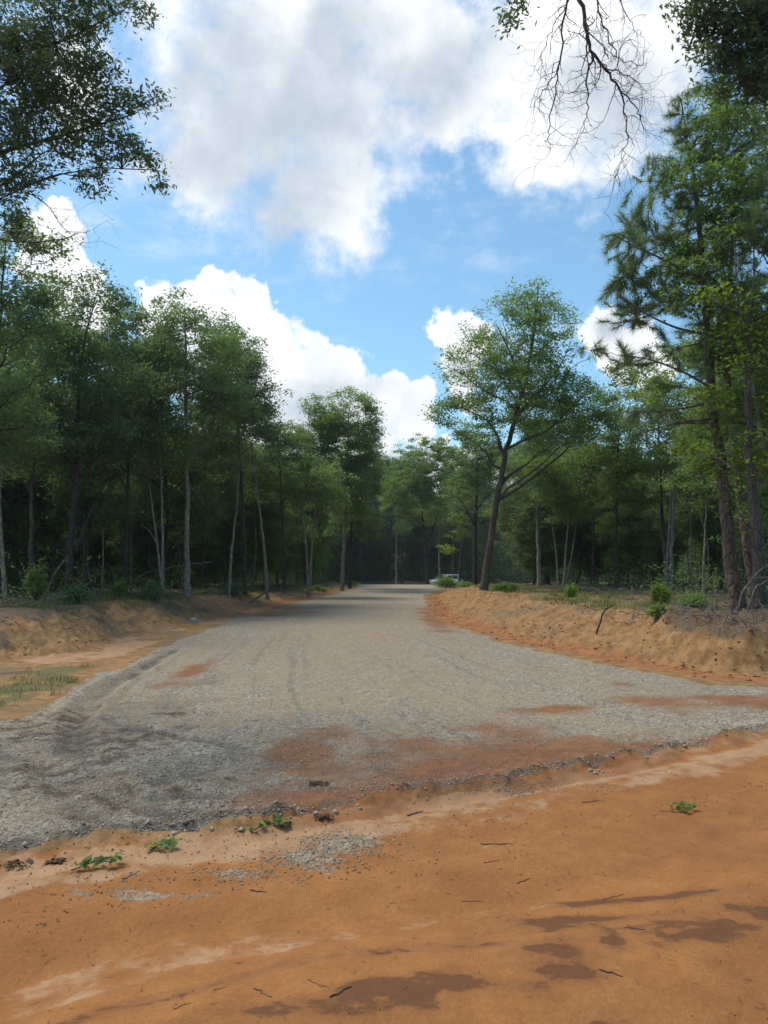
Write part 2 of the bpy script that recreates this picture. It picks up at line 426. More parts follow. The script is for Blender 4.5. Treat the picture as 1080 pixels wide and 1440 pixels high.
def ground_material():
    m, t, out = new_mat('earth and gravel')
    co = t.node('ShaderNodeTexCoord').outputs['Object']
    A = t.node('ShaderNodeAttribute', attribute_name='ground_a'); B = t.node('ShaderNodeAttribute', attribute_name='ground_b')
    sa = t.node('ShaderNodeSeparateColor'); t.l.new(A.outputs['Color'], sa.inputs[0])
    sb = t.node('ShaderNodeSeparateColor'); t.l.new(B.outputs['Color'], sb.inputs[0])
    grav, clay, tan, green = sa.outputs[0], sa.outputs[1], sa.outputs[2], A.outputs['Alpha']
    damp, litter, road, coarse = sb.outputs[0], sb.outputs[1], sb.outputs[2], B.outputs['Alpha']
    n_l = t.noise(co, 0.7, 5, 0.6); n_m = t.noise(co, 4.5, 6, 0.65); n_f = t.noise(co, 38.0, 5, 0.7); n_s = t.noise(co, 170.0, 3, 0.7)
    def brk(mask, k=0.5, n=None, lo=0.4, hi=0.6):
        return t.smooth(t.m('ADD', mask, t.m('MULTIPLY', t.m('SUBTRACT', n or n_m, 0.5), k)), lo, hi)
    def grain(c, k=0.25):
        g = t.m('ADD', 1.0, t.m('MULTIPLY', t.m('SUBTRACT', n_f, 0.5), k * 2.2))
        g2 = t.m('ADD', g, t.m('MULTIPLY', t.m('SUBTRACT', n_s, 0.5), k * 2.0))
        return t.vm('SCALE', c, scale=g2)
    soil = t.mix(t.smooth(n_m, 0.35, 0.65), (0.200, 0.102, 0.038), (0.335, 0.190, 0.082))
    soil = t.mix(t.smooth(n_l, 0.50, 0.70), soil, (0.175, 0.122, 0.070))
    orange = t.mix(t.smooth(n_m, 0.3, 0.7), (0.300, 0.118, 0.034), (0.365, 0.153, 0.046))
    orange = t.mix(t.smooth(n_l, 0.45, 0.7), orange, (0.262, 0.102, 0.030))
    tanc = t.mix(t.smooth(n_m, 0.3, 0.7), (0.330, 0.182, 0.092), (0.430, 0.262, 0.145))
    clayc = t.mix(t.smooth(n_m, 0.35, 0.65), (0.225, 0.085, 0.031), (0.340, 0.138, 0.051))
    col = soil
    col = t.mix(brk(road, 0.35), col, orange)
    col = t.mix(t.m('MULTIPLY', brk(tan, 0.8), 0.9), col, tanc)
    col = grain(col, 0.30)
    # crushed stone: every cell its own grey or tan
    vo = t.node('ShaderNodeTexVoronoi'); t.put(vo.inputs['Vector'], co); vo.inputs['Scale'].default_value = 78.0
    v2 = t.node('ShaderNodeTexVoronoi'); t.put(v2.inputs['Vector'], co); v2.inputs['Scale'].default_value = 36.0
    cell = t.node('ShaderNodeSeparateColor'); t.l.new(vo.outputs['Color'], cell.inputs[0])
    cell2 = t.node('ShaderNodeSeparateColor'); t.l.new(v2.outputs['Color'], cell2.inputs[0])
    st = t.mix(cell.outputs[0], (0.150, 0.130, 0.098), (0.500, 0.440, 0.335))
    st = t.mix(t.smooth(cell.outputs[1], 0.55, 0.9), st, (0.345, 0.240, 0.145))
    n_g = t.noise(co, 13.0, 5, 0.7)
    st = t.mix(t.smooth(cell2.outputs[0], 0.62, 0.95), st, (0.470, 0.420, 0.330))
    st = t.mix(t.m('MULTIPLY', t.smooth(cell2.outputs[0], 0.30, 0.05), 0.7), st, (0.120, 0.102, 0.076))
    st = t.vm('SCALE', st, scale=t.m('ADD', 0.45, t.m('MULTIPLY', n_g, 1.15)))
    st = t.mix(t.smooth(cell2.outputs[1], 0.90, 0.97), st, (0.52, 0.47, 0.38))
    dust = t.smooth(t.m('ADD', n_l, t.m('MULTIPLY', t.m('SUBTRACT', n_m, 0.5), 0.5)), 0.42, 0.68)
    st = t.mix(t.m('ADD', 0.12, t.m('MULTIPLY', dust, 0.45)), st, (0.350, 0.260, 0.160))
    st = t.mix(t.m('MULTIPLY', coarse, 0.6), st, t.mix(cell.outputs[2], (0.060, 0.050, 0.038), (0.165, 0.142, 0.108)))
    st = grain(st, 0.22)
    gm = brk(grav, 0.75, t.m('ADD', t.m('MULTIPLY', n_m, 0.6), t.m('MULTIPLY', n_f, 0.4)))
    col = t.mix(gm, col, st)
    tw = t.m('MULTIPLY', t.m('MULTIPLY', gm, t.smooth(t.m('ADD', tan, t.m('MULTIPLY', t.m('SUBTRACT', n_f, 0.5), 0.9)), 0.15, 0.95)), 0.62)
    tcol = grain(t.mix(n_m, (0.320, 0.228, 0.135), (0.430, 0.325, 0.210)), 0.35)
    tcol = t.vm('SCALE', tcol, scale=t.m('ADD', 0.40, t.m('ADD', t.m('MULTIPLY', cell.outputs[0], 0.55), t.m('MULTIPLY', n_g, 0.70))))
    col = t.mix(tw, col, tcol)
    cm = t.m('MULTIPLY', brk(clay, 1.2, t.m('ADD', t.m('MULTIPLY', n_m, 0.5), t.m('MULTIPLY', n_f, 0.5)), 0.28, 0.85), 0.85)
    col = t.mix(cm, col, grain(clayc, 0.2))
    ck = t.m('MULTIPLY', t.m('MULTIPLY', gm, t.smooth(t.m('ADD', coarse, t.m('MULTIPLY', t.m('SUBTRACT', n_g, 0.5), 0.8)), 0.25, 0.95)), 0.62)
    col = t.mix(ck, col, grain(t.mix(cell.outputs[2], (0.070, 0.057, 0.042), (0.185, 0.155, 0.115)), 0.3))
    gr_c = t.mix(t.smooth(n_f, 0.35, 0.65), (0.070, 0.078, 0.026), (0.150, 0.135, 0.062))
    col = t.mix(t.m('MULTIPLY', brk(green, 1.1), 0.8), col, gr_c)
    lit_c = t.mix(t.smooth(n_f, 0.3, 0.7), (0.072, 0.046, 0.027), (0.175, 0.118, 0.070))
    col = t.mix(brk(litter, 0.9), col, lit_c)
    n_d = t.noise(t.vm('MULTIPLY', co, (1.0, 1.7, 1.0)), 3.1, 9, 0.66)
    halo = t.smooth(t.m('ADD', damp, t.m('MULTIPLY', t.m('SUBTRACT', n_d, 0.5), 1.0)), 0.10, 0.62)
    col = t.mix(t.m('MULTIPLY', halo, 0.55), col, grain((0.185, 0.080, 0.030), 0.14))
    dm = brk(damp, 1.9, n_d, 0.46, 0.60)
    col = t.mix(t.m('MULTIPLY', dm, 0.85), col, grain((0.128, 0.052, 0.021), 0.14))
    # scattered dark crumbs
    v3 = t.node('ShaderNodeTexVoronoi'); t.put(v3.inputs['Vector'], co); v3.inputs['Scale'].default_value = 16.0
    crumb = t.m('MULTIPLY', t.smooth(v3.outputs['Distance'], 0.10, 0.05), t.smooth(n_m, 0.5, 0.62))
    col = t.mix(t.m('MULTIPLY', crumb, 0.7), col, (0.07, 0.04, 0.025))
    pb = t.node('ShaderNodeBsdfPrincipled'); t.put(pb.inputs['Base Color'], col)
    t.put(pb.inputs['Roughness'], t.m('SUBTRACT', 0.95, t.m('MULTIPLY', dm, 0.12)))
    pb.inputs['Specular IOR Level'].default_value = 0.25
    h1 = t.m('MULTIPLY', t.m('ADD', t.m('MULTIPLY', t.smooth(vo.outputs['Distance'], 0.75, 0.1), 0.55), t.m('MULTIPLY', cell.outputs[2], 0.5)), gm)
    h = t.m('ADD', t.m('MULTIPLY', h1, 0.9), t.m('ADD', t.m('MULTIPLY', n_f, 0.45), t.m('MULTIPLY', n_s, 0.12)))
    h = t.m('ADD', h, t.m('MULTIPLY', n_m, t.m('SUBTRACT', 1.6, t.m('MULTIPLY', road, 1.0))))
    bp = t.node('ShaderNodeBump'); bp.inputs['Strength'].default_value = 0.9; bp.inputs['Distance'].default_value = 0.02
    t.put(bp.inputs['Height'], h); t.l.new(bp.outputs[0], pb.inputs['Normal'])
    t.l.new(pb.outputs[0], out.inputs['Surface'])
    return m
GROUND_MAT = ground_material()

def build_ground():
    ang = np.concatenate([np.linspace(-180, -60, 40)[:-1], np.linspace(-60, -36, 60)[:-1], np.linspace(-36, 36, 560)[:-1],
                          np.linspace(36, 60, 60)[:-1], np.linspace(60, 180, 40)[:-1]])
    rad = np.concatenate([[0.25, 0.7, 1.2, 1.7], np.exp(np.linspace(math.log(2.1), math.log(62), 560)), np.exp(np.linspace(math.log(64), math.log(400), 60))])
    Aa, Rr = np.meshgrid(np.radians(ang), rad)
    x = Rr * np.sin(Aa); y = Rr * np.cos(Aa)
    z, k = terrain(x, y)
    xx, yy = x, y
    s, fl, fr = k['s'], k['fl'], k['fr']
    grav = np.clip(k['grav'], 0, 1)
    clay = np.zeros_like(x)
    band = sst(fbm(k['t'] * 0.16, s * 2.4, 81, 5, 0.7), -0.02, 0.22) * 0.47 * k['road'] * sst(-s, 0.2, 0.8)
    spots = [(430, 1062, 70, 24), (530, 1125, 150, 45), (640, 1095, 190, 50), (850, 1062, 170, 34), (720, 1060, 140, 30), (560, 1050, 120, 24), (1040, 990, 120, 22), (700, 1030, 90, 12),
             (270, 945, 20, 18), (470, 1035, 60, 12), (1010, 1045, 40, 10), 
             (800, 1000, 60, 8), (380, 862, 60, 8), (940, 990, 80, 14), (610, 868, 22, 14)]
    clay = np.clip(0.43 + 0.50 * blobs(xx, yy, spots, 1.9, 51, 1.3) + fbm(xx * 0.8 + yy * 0.3, yy * 3.0 - xx * 0.9, 52, 4) * 0.7, 0, 0.85) * (s > -0.1)
    foot_r = np.exp(-((fr - 0.2) / (0.30 + 0.5 * np.clip(fbm(xx * 1.3, yy * 1.3, 89, 4), -0.3, 0.4))) ** 2) * sst(yy, 9, 11) * (1 - sst(yy, 45, 60))
    clay = np.maximum(clay, foot_r * 0.95)
    far_edge = np.exp(-((fl - 0.15) / 0.35) ** 2) * sst(yy, 26, 34)
    clay = np.maximum(clay, far_edge * 0.9)
    clay = np.maximum(clay, sst(k['gin'], 0.2, -0.3) * sst(fr, -1.2, -0.2) * (fr < 0.3) * sst(xx, 3, 6) * 0.9)
    left_strip = sst(fl, -1.3, -0.5) * (1 - sst(fl, 0.0, 0.6)) * (0.55 + 1.8 * fbm(xx * 1.5, yy * 0.8, 84, 4)) * sst(yy, 11.5, 14.5) * (1 - sst(yy, 30, 42)) * (xx < 0)
    tan = np.maximum(k['strip'] * (0.62 + fbm(k['t'] * 0.8, s * 4, 62, 4) * 0.9), left_strip * 0.95)
    tan = np.maximum(tan, np.clip(0.3 + blobs(xx, yy, [(80, 1070, 60, 14), (150, 1105, 70, 12), (130, 1000, 30, 20), (40, 1030, 60, 10)], 2.0, 53, 2), 0, 0.8))
    tan = np.maximum(tan, band)
    green = np.clip(0.1 + 0.7 * blobs(xx, yy, [(25, 968, 70, 24), (5, 990, 50, 18), (85, 945, 50, 12)], 2.4, 55, 2.0), 0, 0.7)
    green = np.maximum(green, sst(fl, 1.3, 2.0) * (1 - sst(fl, 3.5, 6)) * 0.62 * sst(yy, 18, 24))
    green = np.maximum(green, sst(fr, 2.4, 3.2) * (1 - sst(fr, 6.5, 9)) * 0.55)
    litter = np.maximum(sst(fl, 2.2, 4.2), sst(fr, 4.2, 7.5)) * 0.9
    litter = np.maximum(litter, k['cut'] * 0.62)  # dark root mat, plus shade of the lip's undercut put into the soil colour
    litter = np.maximum(litter, sst(fl, 1.0, 1.9) * (1 - sst(yy, 19, 24)) * 0.62 * (xx < 0))
    litter = np.maximum(litter, (xx < -3) * sst(fl, -2.2, -0.8) * (1 - sst(yy, 12, 15)) * sst(s, 0.5, 1.5) * (0.34 + 1.3 * fbm(xx * 1.6, yy * 1.6, 85, 4)))
    litter = np.maximum(litter, (xx < 0) * sst(fl, 0.2, 0.9) * (1 - sst(yy, 26, 34)) * (0.30 + 1.4 * fbm(xx * 2.2, yy * 1.4, 86, 4)))
    litter = np.maximum(litter, np.clip(0.30 + 0.35 * blobs(xx, yy, [(40, 1110, 130, 50), (200, 1120, 200, 50), (330, 1110, 140, 34), (60, 1030, 90, 40), (180, 1040, 120, 40)], 2.2, 88, 1.6), 0, 0.47) * (s > 0.05))
    behind = sst(s, -7.0, -9.5); litter = np.maximum(litter, behind * 0.7)
    lat = (-poly_d(x, y, GRAVEL_L)) / np.maximum(0.5, -poly_d(x, y, GRAVEL_L) + poly_d(x, y, GRAVEL_R)) * 6.0
    lat = lat + fbm(xx * 0.25, yy * 0.12, 71, 3) * 0.35
    st1 = fbm(lat * 4.0, yy * 0.06 + xx * 0.04, 72, 5, 0.7); st2 = fbm(lat * 13.0, yy * 0.16 + xx * 0.1, 73, 4, 0.65)
    st1 = st1 + fbm(xx * 2.5, yy * 2.5, 76, 4) * 0.22; st2 = st2 + fbm(xx * 4, yy * 4, 77, 4) * 0.25
    on = grav * sst(s, 0.1, 1.0)
    gtan = np.clip(0.40 + 0.5 * blobs(xx, yy, [(500, 900, 130, 50), (640, 990, 240, 40), (430, 960, 120, 40), (600, 1040, 300, 40), (270, 930, 60, 40)], 1.0, 74, 0.8) + st1 * 1.5 + st2 * 1.2, 0, 0.85)
    tan = np.maximum(tan, gtan * on * (yy > 5) * (1 - 0.8 * k['tr']))
    clay = np.clip(np.maximum(clay, (sst(st1, 0.08, 0.30) * 0.30 + sst(st2, 0.10, 0.28) * 0.42) * on * (0.25 + 0.75 * sst(18 - yy, 0, 9)) * (0.35 + 0.65 * sst(xx, -1.5, 1.5))), 0, 0.9)
    dark_st = sst(-st2, 0.07, 0.28) * on * 0.42 * sst(24 - yy, 0, 8)
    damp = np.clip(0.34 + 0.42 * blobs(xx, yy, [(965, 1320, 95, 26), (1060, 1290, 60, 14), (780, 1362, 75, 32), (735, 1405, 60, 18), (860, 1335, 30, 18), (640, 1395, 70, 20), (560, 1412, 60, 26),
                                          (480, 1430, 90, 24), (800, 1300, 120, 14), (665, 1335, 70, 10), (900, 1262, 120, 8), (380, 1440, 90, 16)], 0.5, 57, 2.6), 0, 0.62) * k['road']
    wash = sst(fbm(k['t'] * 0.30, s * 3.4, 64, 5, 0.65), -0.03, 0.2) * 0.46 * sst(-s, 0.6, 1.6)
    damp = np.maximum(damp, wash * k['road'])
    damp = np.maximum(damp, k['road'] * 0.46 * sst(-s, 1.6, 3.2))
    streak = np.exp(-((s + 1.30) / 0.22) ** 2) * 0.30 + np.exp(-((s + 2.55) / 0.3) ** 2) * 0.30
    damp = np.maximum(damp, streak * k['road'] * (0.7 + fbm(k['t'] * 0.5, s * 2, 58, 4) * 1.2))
    coarse = np.clip(np.maximum(k['tr'] * np.clip(0.62 + 1.5 * fbm(xx * 2.0, yy * 2.0, 87, 5, 0.65), 0.1, 1.0), k['lip'] * (0.55 + 1.6 * fbm(xx * 3, yy * 3, 65, 4)) + sst(s, 0.9, 0.2) * (s > 0) * 0.5 * sst(-xx, -1.5, 1.5)), 0, 1)
    coarse = np.maximum(coarse, np.clip(0.15 + 0.7 * blobs(xx, yy, [(180, 1130, 190, 50), (180, 1010, 90, 50), (340, 1100, 120, 40), (480, 1085, 60, 14)], 2.2, 59, 2), 0, 0.45))
    coarse = np.maximum(coarse, dark_st)
    # a band of spilled stones on the pale strip
    spill = np.clip(0.25 + 0.7 * blobs(xx, yy, [(500, 1195, 90, 18), (420, 1212, 110, 16), (330, 1235, 120, 14), (220, 1260, 130, 14), (690, 1110, 120, 10)], 2.6, 60, 3), 0, 0.62)
    grav = np.maximum(grav, spill * 0.80)
    dirt = np.clip(k['road'], 0, 1) * (1 - behind)
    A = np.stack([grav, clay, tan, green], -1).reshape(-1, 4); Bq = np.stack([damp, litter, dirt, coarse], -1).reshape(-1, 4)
    V = np.stack([x, y, z], -1).reshape(-1, 3)
    nr, na = x.shape
    idx = np.arange(nr * na).reshape(nr, na)
    a = idx[:-1]; b = idx[1:]
    Fq = np.stack([a, b, np.roll(b, -1, 1), np.roll(a, -1, 1)], -1).reshape(-1, 4)
    fm = lambda arr: arr.reshape(-1)[Fq].mean(1)
    cls = np.zeros(len(Fq), int)                                    # 0 ground
    g_in = fm(sst(k['gin'], -0.4, 0.6)); s_f = fm(s); fl_f = fm(fl); fr_f = fm(fr); y_f = fm(yy)
    cls[(s_f > 0) & (fm(np.minimum(-fl, -fr)) > -0.05)] = 2
    cls[(s_f <= 0) & (s_f > -8.5)] = 1
    cls[(cls == 0) & (fl_f > 0) & (fl_f < 2.0) & (y_f < 45)] = 3
    cls[(cls == 0) & (fr_f > 0) & (fr_f < 2.6) & (y_f < 48)] = 4
    cls[(cls == 0) & (np.maximum(fl_f, fr_f) > 3.2)] = 5
    names = {0: ('ground', 'grassy verge between the road banks and the forest'), 1: ('dirt_road', 'orange sandy dirt road with damp patches'),
             2: ('gravel_road', 'grey gravel road curving into the forest'), 3: ('earth_bank', 'eroded tan earth bank left of the gravel road'),
             4: ('earth_bank', 'clodded orange earth bank right of the gravel road'), 5: ('forest_floor', 'forest floor covered in dark leaf litter')}
    for c, (nm, lab) in names.items():
        f = Fq[cls == c]
        if not len(f): continue
        used = np.unique(f); remap = np.full(len(V), -1); remap[used] = np.arange(len(used))
        o = mk(nm, V[used], remap[f], GROUND_MAT, smooth=True)
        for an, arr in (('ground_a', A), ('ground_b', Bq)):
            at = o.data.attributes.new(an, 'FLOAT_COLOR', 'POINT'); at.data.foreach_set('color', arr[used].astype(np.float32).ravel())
        tag(o, lab, nm.replace('_', ' '), kind='structure')
build_ground()

# ------------------------------------------------------------------ leaves and trees
def leaf_quads(C, size, up=0.45, width=0.42, rng=RNG, droop=0.0):
    """rhombic leaves at centres C"""
    n = len(C)
    N = rng.normal(size=(n, 3)); N /= np.linalg.norm(N, axis=1)[:, None]
    N[:, 2] = np.abs(N[:, 2]) + up; N /= np.linalg.norm(N, axis=1)[:, None]
    T = rng.normal(size=(n, 3)); T[:, 2] -= droop
    T -= N * (T * N).sum(1)[:, None]; T /= np.linalg.norm(T, axis=1)[:, None] + 1e-9
    B = np.cross(N, T)
    L = (np.asarray(size) * (0.65 + 0.7 * rng.random(n)))[:, None]
    W = L * width
    V = np.stack([C - T * L * .5, C + B * W * .5 + N * W * .12 + T * L * .05, C + T * L * .5, C - B * W * .5 + N * W * .12 + T * L * .05], 1).reshape(-1, 3)
    return V, np.arange(4 * n).reshape(n, 4)
def clusters(Ctr, per, sig, rng=RNG):
    """leaves gathered round cluster centres; returns positions and per-leaf tint"""
    n = len(Ctr)
    k = np.maximum(3, rng.poisson(per, n)); rep = np.repeat(np.arange(n), k)
    sc = (0.7 + 0.6 * rng.random(n))[rep][:, None]
    off = rng.normal(size=(len(rep), 3)) * np.array(sig) * sc
    ct = rng.random(n)
    tint = np.clip(0.62 * ct[rep] + 0.38 * rng.random(len(rep)), 0, 1)
    return Ctr[rep] + off, tint
def needles(Ctr, D, per, length, w, rng=RNG):
    """tufts of pine needles round twig ends"""
    n = len(Ctr); rep = np.repeat(np.arange(n), per); m = len(rep)
    d = rng.normal(size=(m, 3)) * 0.62 + D[rep] * 0.85; d[:, 2] -= 0.12
    d /= np.linalg.norm(d, axis=1)[:, None]
    base = Ctr[rep] - D[rep] * rng.random(m)[:, None] * length * 1.0
    side = np.cross(d, rng.normal(size=(m, 3))); side /= np.linalg.norm(side, axis=1)[:, None]
    L = (length * (0.7 + 0.5 * rng.random(m)))[:, None]
    V = np.stack([base - side * w * .5, base + side * w * .5, base + d * L], 1).reshape(-1, 3)
    return V, np.arange(3 * m).reshape(m, 3), np.clip(0.6 * rng.random(n)[rep] + 0.4 * rng.random(m), 0, 1)
def curve3(a, m, b, k):
    t = np.linspace(0, 1, k)[:, None]
    return (1 - t) ** 2 * a + 2 * t * (1 - t) * m + t * t * b

def grow(trunk, r0, ells, rng, n1=16, dens=9.0, per=55, sig=(0.24, 0.24, 0.14), leaf=0.13, kind='leaf', r_tip=0.012,
         limb_slope=0.6, wood_sides=7, width=0.42, shell=0.45, extra=None, gaps=1.0):
    """trunk: (k,3) polyline. ells: list of (centre, radii). Returns wood MB, leaf V, F, tint (all in the trunk's own space)"""
    trunk = np.asarray(trunk, float); k = len(trunk)
    # resample the trunk smoothly with a little wobble
    tt = np.linspace(0, 1, max(14, k * 4)); u = np.linspace(0, 1, k)
    T = np.stack([np.interp(tt, u, trunk[:, i]) for i in range(3)], 1)
    for _ in range(3): T[1:-1] = (T[:-2] + 2 * T[1:-1] + T[2:]) / 4
    T[1:-1, :2] += rng.normal(size=(len(T) - 2, 2)) * r0 * 0.16
    R = r0 * ((1 - tt) ** 0.85 * 0.92 + 0.08); R = np.maximum(R, r_tip); R = R * (1 + 0.28 * np.exp(-tt * 24))
    w = MB(); w.tube(T, R, wood_sides + 3, 0.10)
    if extra:
        for e in extra: w.tube(e[0], e[1], wood_sides, 0.08)
    tg = []; owner = []
    for i, (c, r) in enumerate(ells):
        n = max(4, int(dens * math.pi * r[0] * r[2]))
        d = rng.normal(size=(n, 3)); d /= np.linalg.norm(d, axis=1)[:, None]
        q = rng.random(n) ** (1 / 3) * (1 - shell) + shell * (0.75 + 0.3 * rng.random(n))
        q = np.where(rng.random(n) < 0.28, rng.random(n), q)
        q = q * (0.84 + 0.42 * rng.random(n) ** 2)
        pt = np.asarray(c) + d * q[:, None] * np.asarray(r)
        gap = vnoise(pt[:, 0] * gaps + pt[:, 2] * 0.7 * gaps, pt[:, 1] * gaps - pt[:, 2] * 0.9 * gaps, 61) > 0.30
        if gap.sum() < 3: gap[:] = True
        tg.append(pt[gap]); owner += [i] * int(gap.sum())
    tg = np.concatenate(tg); owner = np.array(owner)
    sk = [T[len(T) // 4:]]; skr = [R[len(T) // 4:]]
    if extra:
        for e in extra: sk.append(np.asarray(e[0])); skr.append(np.broadcast_to(np.asarray(e[1], float), (len(e[0]),)))
    # limbs to far-apart targets
    pick = [int(rng.integers(len(tg)))]
    dist = np.linalg.norm(tg - tg[pick[0]], axis=1)
    for _ in range(min(n1, len(tg)) - 1):
        j = int(np.argmax(dist * (0.8 + 0.4 * rng.random(len(tg))))); pick.append(j)
        dist = np.minimum(dist, np.linalg.norm(tg - tg[j], axis=1))
    base_sk = np.concatenate(sk); base_r = np.concatenate(skr)
    for j in pick:
        e = tg[j]
        hd = np.hypot(base_sk[:, 0] - e[0], base_sk[:, 1] - e[1])
        cost = np.abs((e[2] - base_sk[:, 2]) - limb_slope * hd) + 0.25 * hd + 0.3 * (base_sk[:, 2] > e[2] + 0.2 * hd)
        i = int(np.argmin(cost)); a = base_sk[i]
        L = np.linalg.norm(e - a)
        if L < 0.05: continue
        mid = (a + e) / 2 + np.array([0, 0, 0.10 * L if limb_slope > 0.2 else -0.05 * L]) + rng.normal(size=3) * 0.06 * L
        c = curve3(a, mid, e, 7); c[1:-1] += rng.normal(size=(5, 3)) * 0.022 * L
        rr = min(base_r[i] * 0.55, 0.012 + 0.019 * L); cr = np.linspace(rr, max(r_tip * 0.6, 0.006), 7)
        w.tube(c, cr, 5); sk.append(c[1:]); skr.append(cr[1:])
    allsk = np.concatenate(sk); allr = np.concatenate(skr)
    ends = []; dirs = []
    for j in range(len(tg)):
        e = tg[j]
        d = np.linalg.norm(allsk - e, axis=1) + 0.5 * np.maximum(0, allsk[:, 2] - e[2])
        i = int(np.argmin(d)); a = allsk[i]; L = np.linalg.norm(e - a)
        ends.append(e); dv = (e - a) / (L + 1e-6) if L > 0.02 else rng.normal(size=3); dirs.append(dv)
        if L > 0.08:
            mid = (a + e) / 2 + rng.normal(size=3) * 0.10 * L + np.array([0, 0, 0.05 * L])
            w.tube(curve3(a, mid, e, 4), np.linspace(min(allr[i] * 0.6, 0.005 + 0.007 * L), 0.003, 4), 3)
            if L > 0.5: ends.append(curve3(a, mid, e, 4)[2]); dirs.append(dv)
    ends = np.array(ends); dirs = np.array(dirs); dirs /= np.linalg.norm(dirs, axis=1)[:, None] + 1e-9
    if kind == 'needle':
        V, Fc, tint = needles(ends, dirs, per, leaf, 0.010, rng)
    else:
        C, tint = clusters(ends, per, sig, rng)
        V, Fc = leaf_quads(C, leaf, 0.45, width, rng)
    return w, V, Fc, tint

def tree_px(name, label, trunk_px, D, r0, ells_px, leaf_key, bark_key, group=None, depth=1.0, cat='tree', extra_px=None, dD=0.0, seed=None, base=True, **kw):
    """a tree measured in the photograph, standing at its own distance D"""
    rng = np.random.default_rng(seed if seed is not None else abs(hash(label)) % 99991 if False else sum(map(ord, label)))
    x0, _, _ = P(trunk_px[0][0], trunk_px[0][1], D)
    z0 = H(x0, D)
    org = np.array([x0, D, z0 - 0.05])
    pts = [np.zeros(3)]
    n = len(trunk_px) - 1
    for i, (a, b) in enumerate(trunk_px[1:]): pts.append(P(a, b, D + dD * (i + 1) / n) - org)
    ells = []
    for (px, py, rx, ry, *dz) in ells_px:
        dd = D + dD + (dz[0] if dz else 0.0)
        c = P(px, py, dd) - org; sx = dd / F_PX
        ells.append((c, (rx * sx, rx * sx * depth, ry * sx)))
    ex = None
    if extra_px:
        ex = []
        for pl, ra, rb in extra_px:
            q = np.array([P(a[0], a[1], D + (a[2] if len(a) > 2 else 0.0)) - org for a in pl])
            tt = np.linspace(0, 1, len(q) * 3); u = np.linspace(0, 1, len(q))
            q = np.stack([np.interp(tt, u, q[:, i]) for i in range(3)], 1)
            for _ in range(2): q[1:-1] = (q[:-2] + 2 * q[1:-1] + q[2:]) / 4
            ex.append((q, np.linspace(ra, rb, len(q))))
    w, V, Fc, tint = grow(pts, r0, ells, rng, extra=ex, **kw)
    t = thing(name, label, cat, tuple(org), group)
    w.build('trunk', BARK[bark_key], t)
    mk('crown', V, Fc, LEAF[leaf_key], t, tint)
    return t

def make_proto(seed, h, r0, cb, rx, leaf_key, bark_key, kind='leaf', n=5, name='forest_tree', label='', group='', lean=0.05, **kw):
    rng = np.random.default_rng(seed)
    la = rng.random() * 6.28
    top = np.array([math.cos(la) * lean * h, math.sin(la) * lean * h, h * 0.97])
    pts = [np.zeros(3), top * 0.3 + [rng.normal() * 0.02 * h, rng.normal() * 0.02 * h, 0], top * 0.65, top]
    ells = []
    for i in range(n):
        f = i / max(1, n - 1)
        z = h * (cb + (0.93 - cb) * f)
        prof = math.sin(math.pi * (0.22 + 0.70 * f)) if kind == 'leaf' else 1.0 - 0.72 * f
        r = rx * max(0.30, prof) * (0.8 + 0.4 * rng.random())
        o = rng.random() * 6.28; od = 0.35 * rx * rng.random()
        c = top * (z / h) + np.array([math.cos(o) * od, math.sin(o) * od, 0])
        c[2] = z
        ells.append((c, (r, r, h * (0.95 - cb) / n * 0.95)))
    w, V, Fc, tint = grow(pts, r0, ells, rng, kind=kind, **kw)
    t = thing(name, label, 'tree', (0, 0, 0), group)
    w.build('trunk', BARK[bark_key], t)
    mk('crown', V, Fc, LEAF[leaf_key], t, tint)
    return t

# --- trees at the edges of the clearing, each measured in the photograph
# the leaning oak beside the bend
tree_px('leaning_oak', 'tall leaning oak with forked trunk standing alone on the right bank', [(680, 836), (689, 770), (700, 690), (712, 630), (730, 570), (745, 505), (754, 440), (757, 402)], 31.0, 0.155,
        [(752, 425, 34, 34), (715, 455, 62, 44), (775, 470, 48, 50), (690, 510, 70, 50), (745, 520, 80, 55), (795, 500, 38, 45), (655, 575, 52, 28), (720, 570, 80, 40),
         (795, 560, 55, 42), (835, 590, 36, 28), (630, 580, 28, 16), (790, 620, 50, 18), (680, 610, 40, 16)],
        'fresh', 'oak', n1=30, dens=15, per=36, leaf=0.125, sig=(0.21, 0.21, 0.09), limb_slope=0.75,
        extra_px=[([(712, 632), (738, 618), (768, 608), (790, 588), (815, 560), (835, 545)], 0.06, 0.015), ([(709, 645), (700, 610), (680, 585), (650, 575)], 0.06, 0.015),
                  ([(722, 590), (755, 555), (785, 520), (800, 490)], 0.065, 0.015), ([(735, 550), (720, 500), (700, 460)], 0.07, 0.02)])
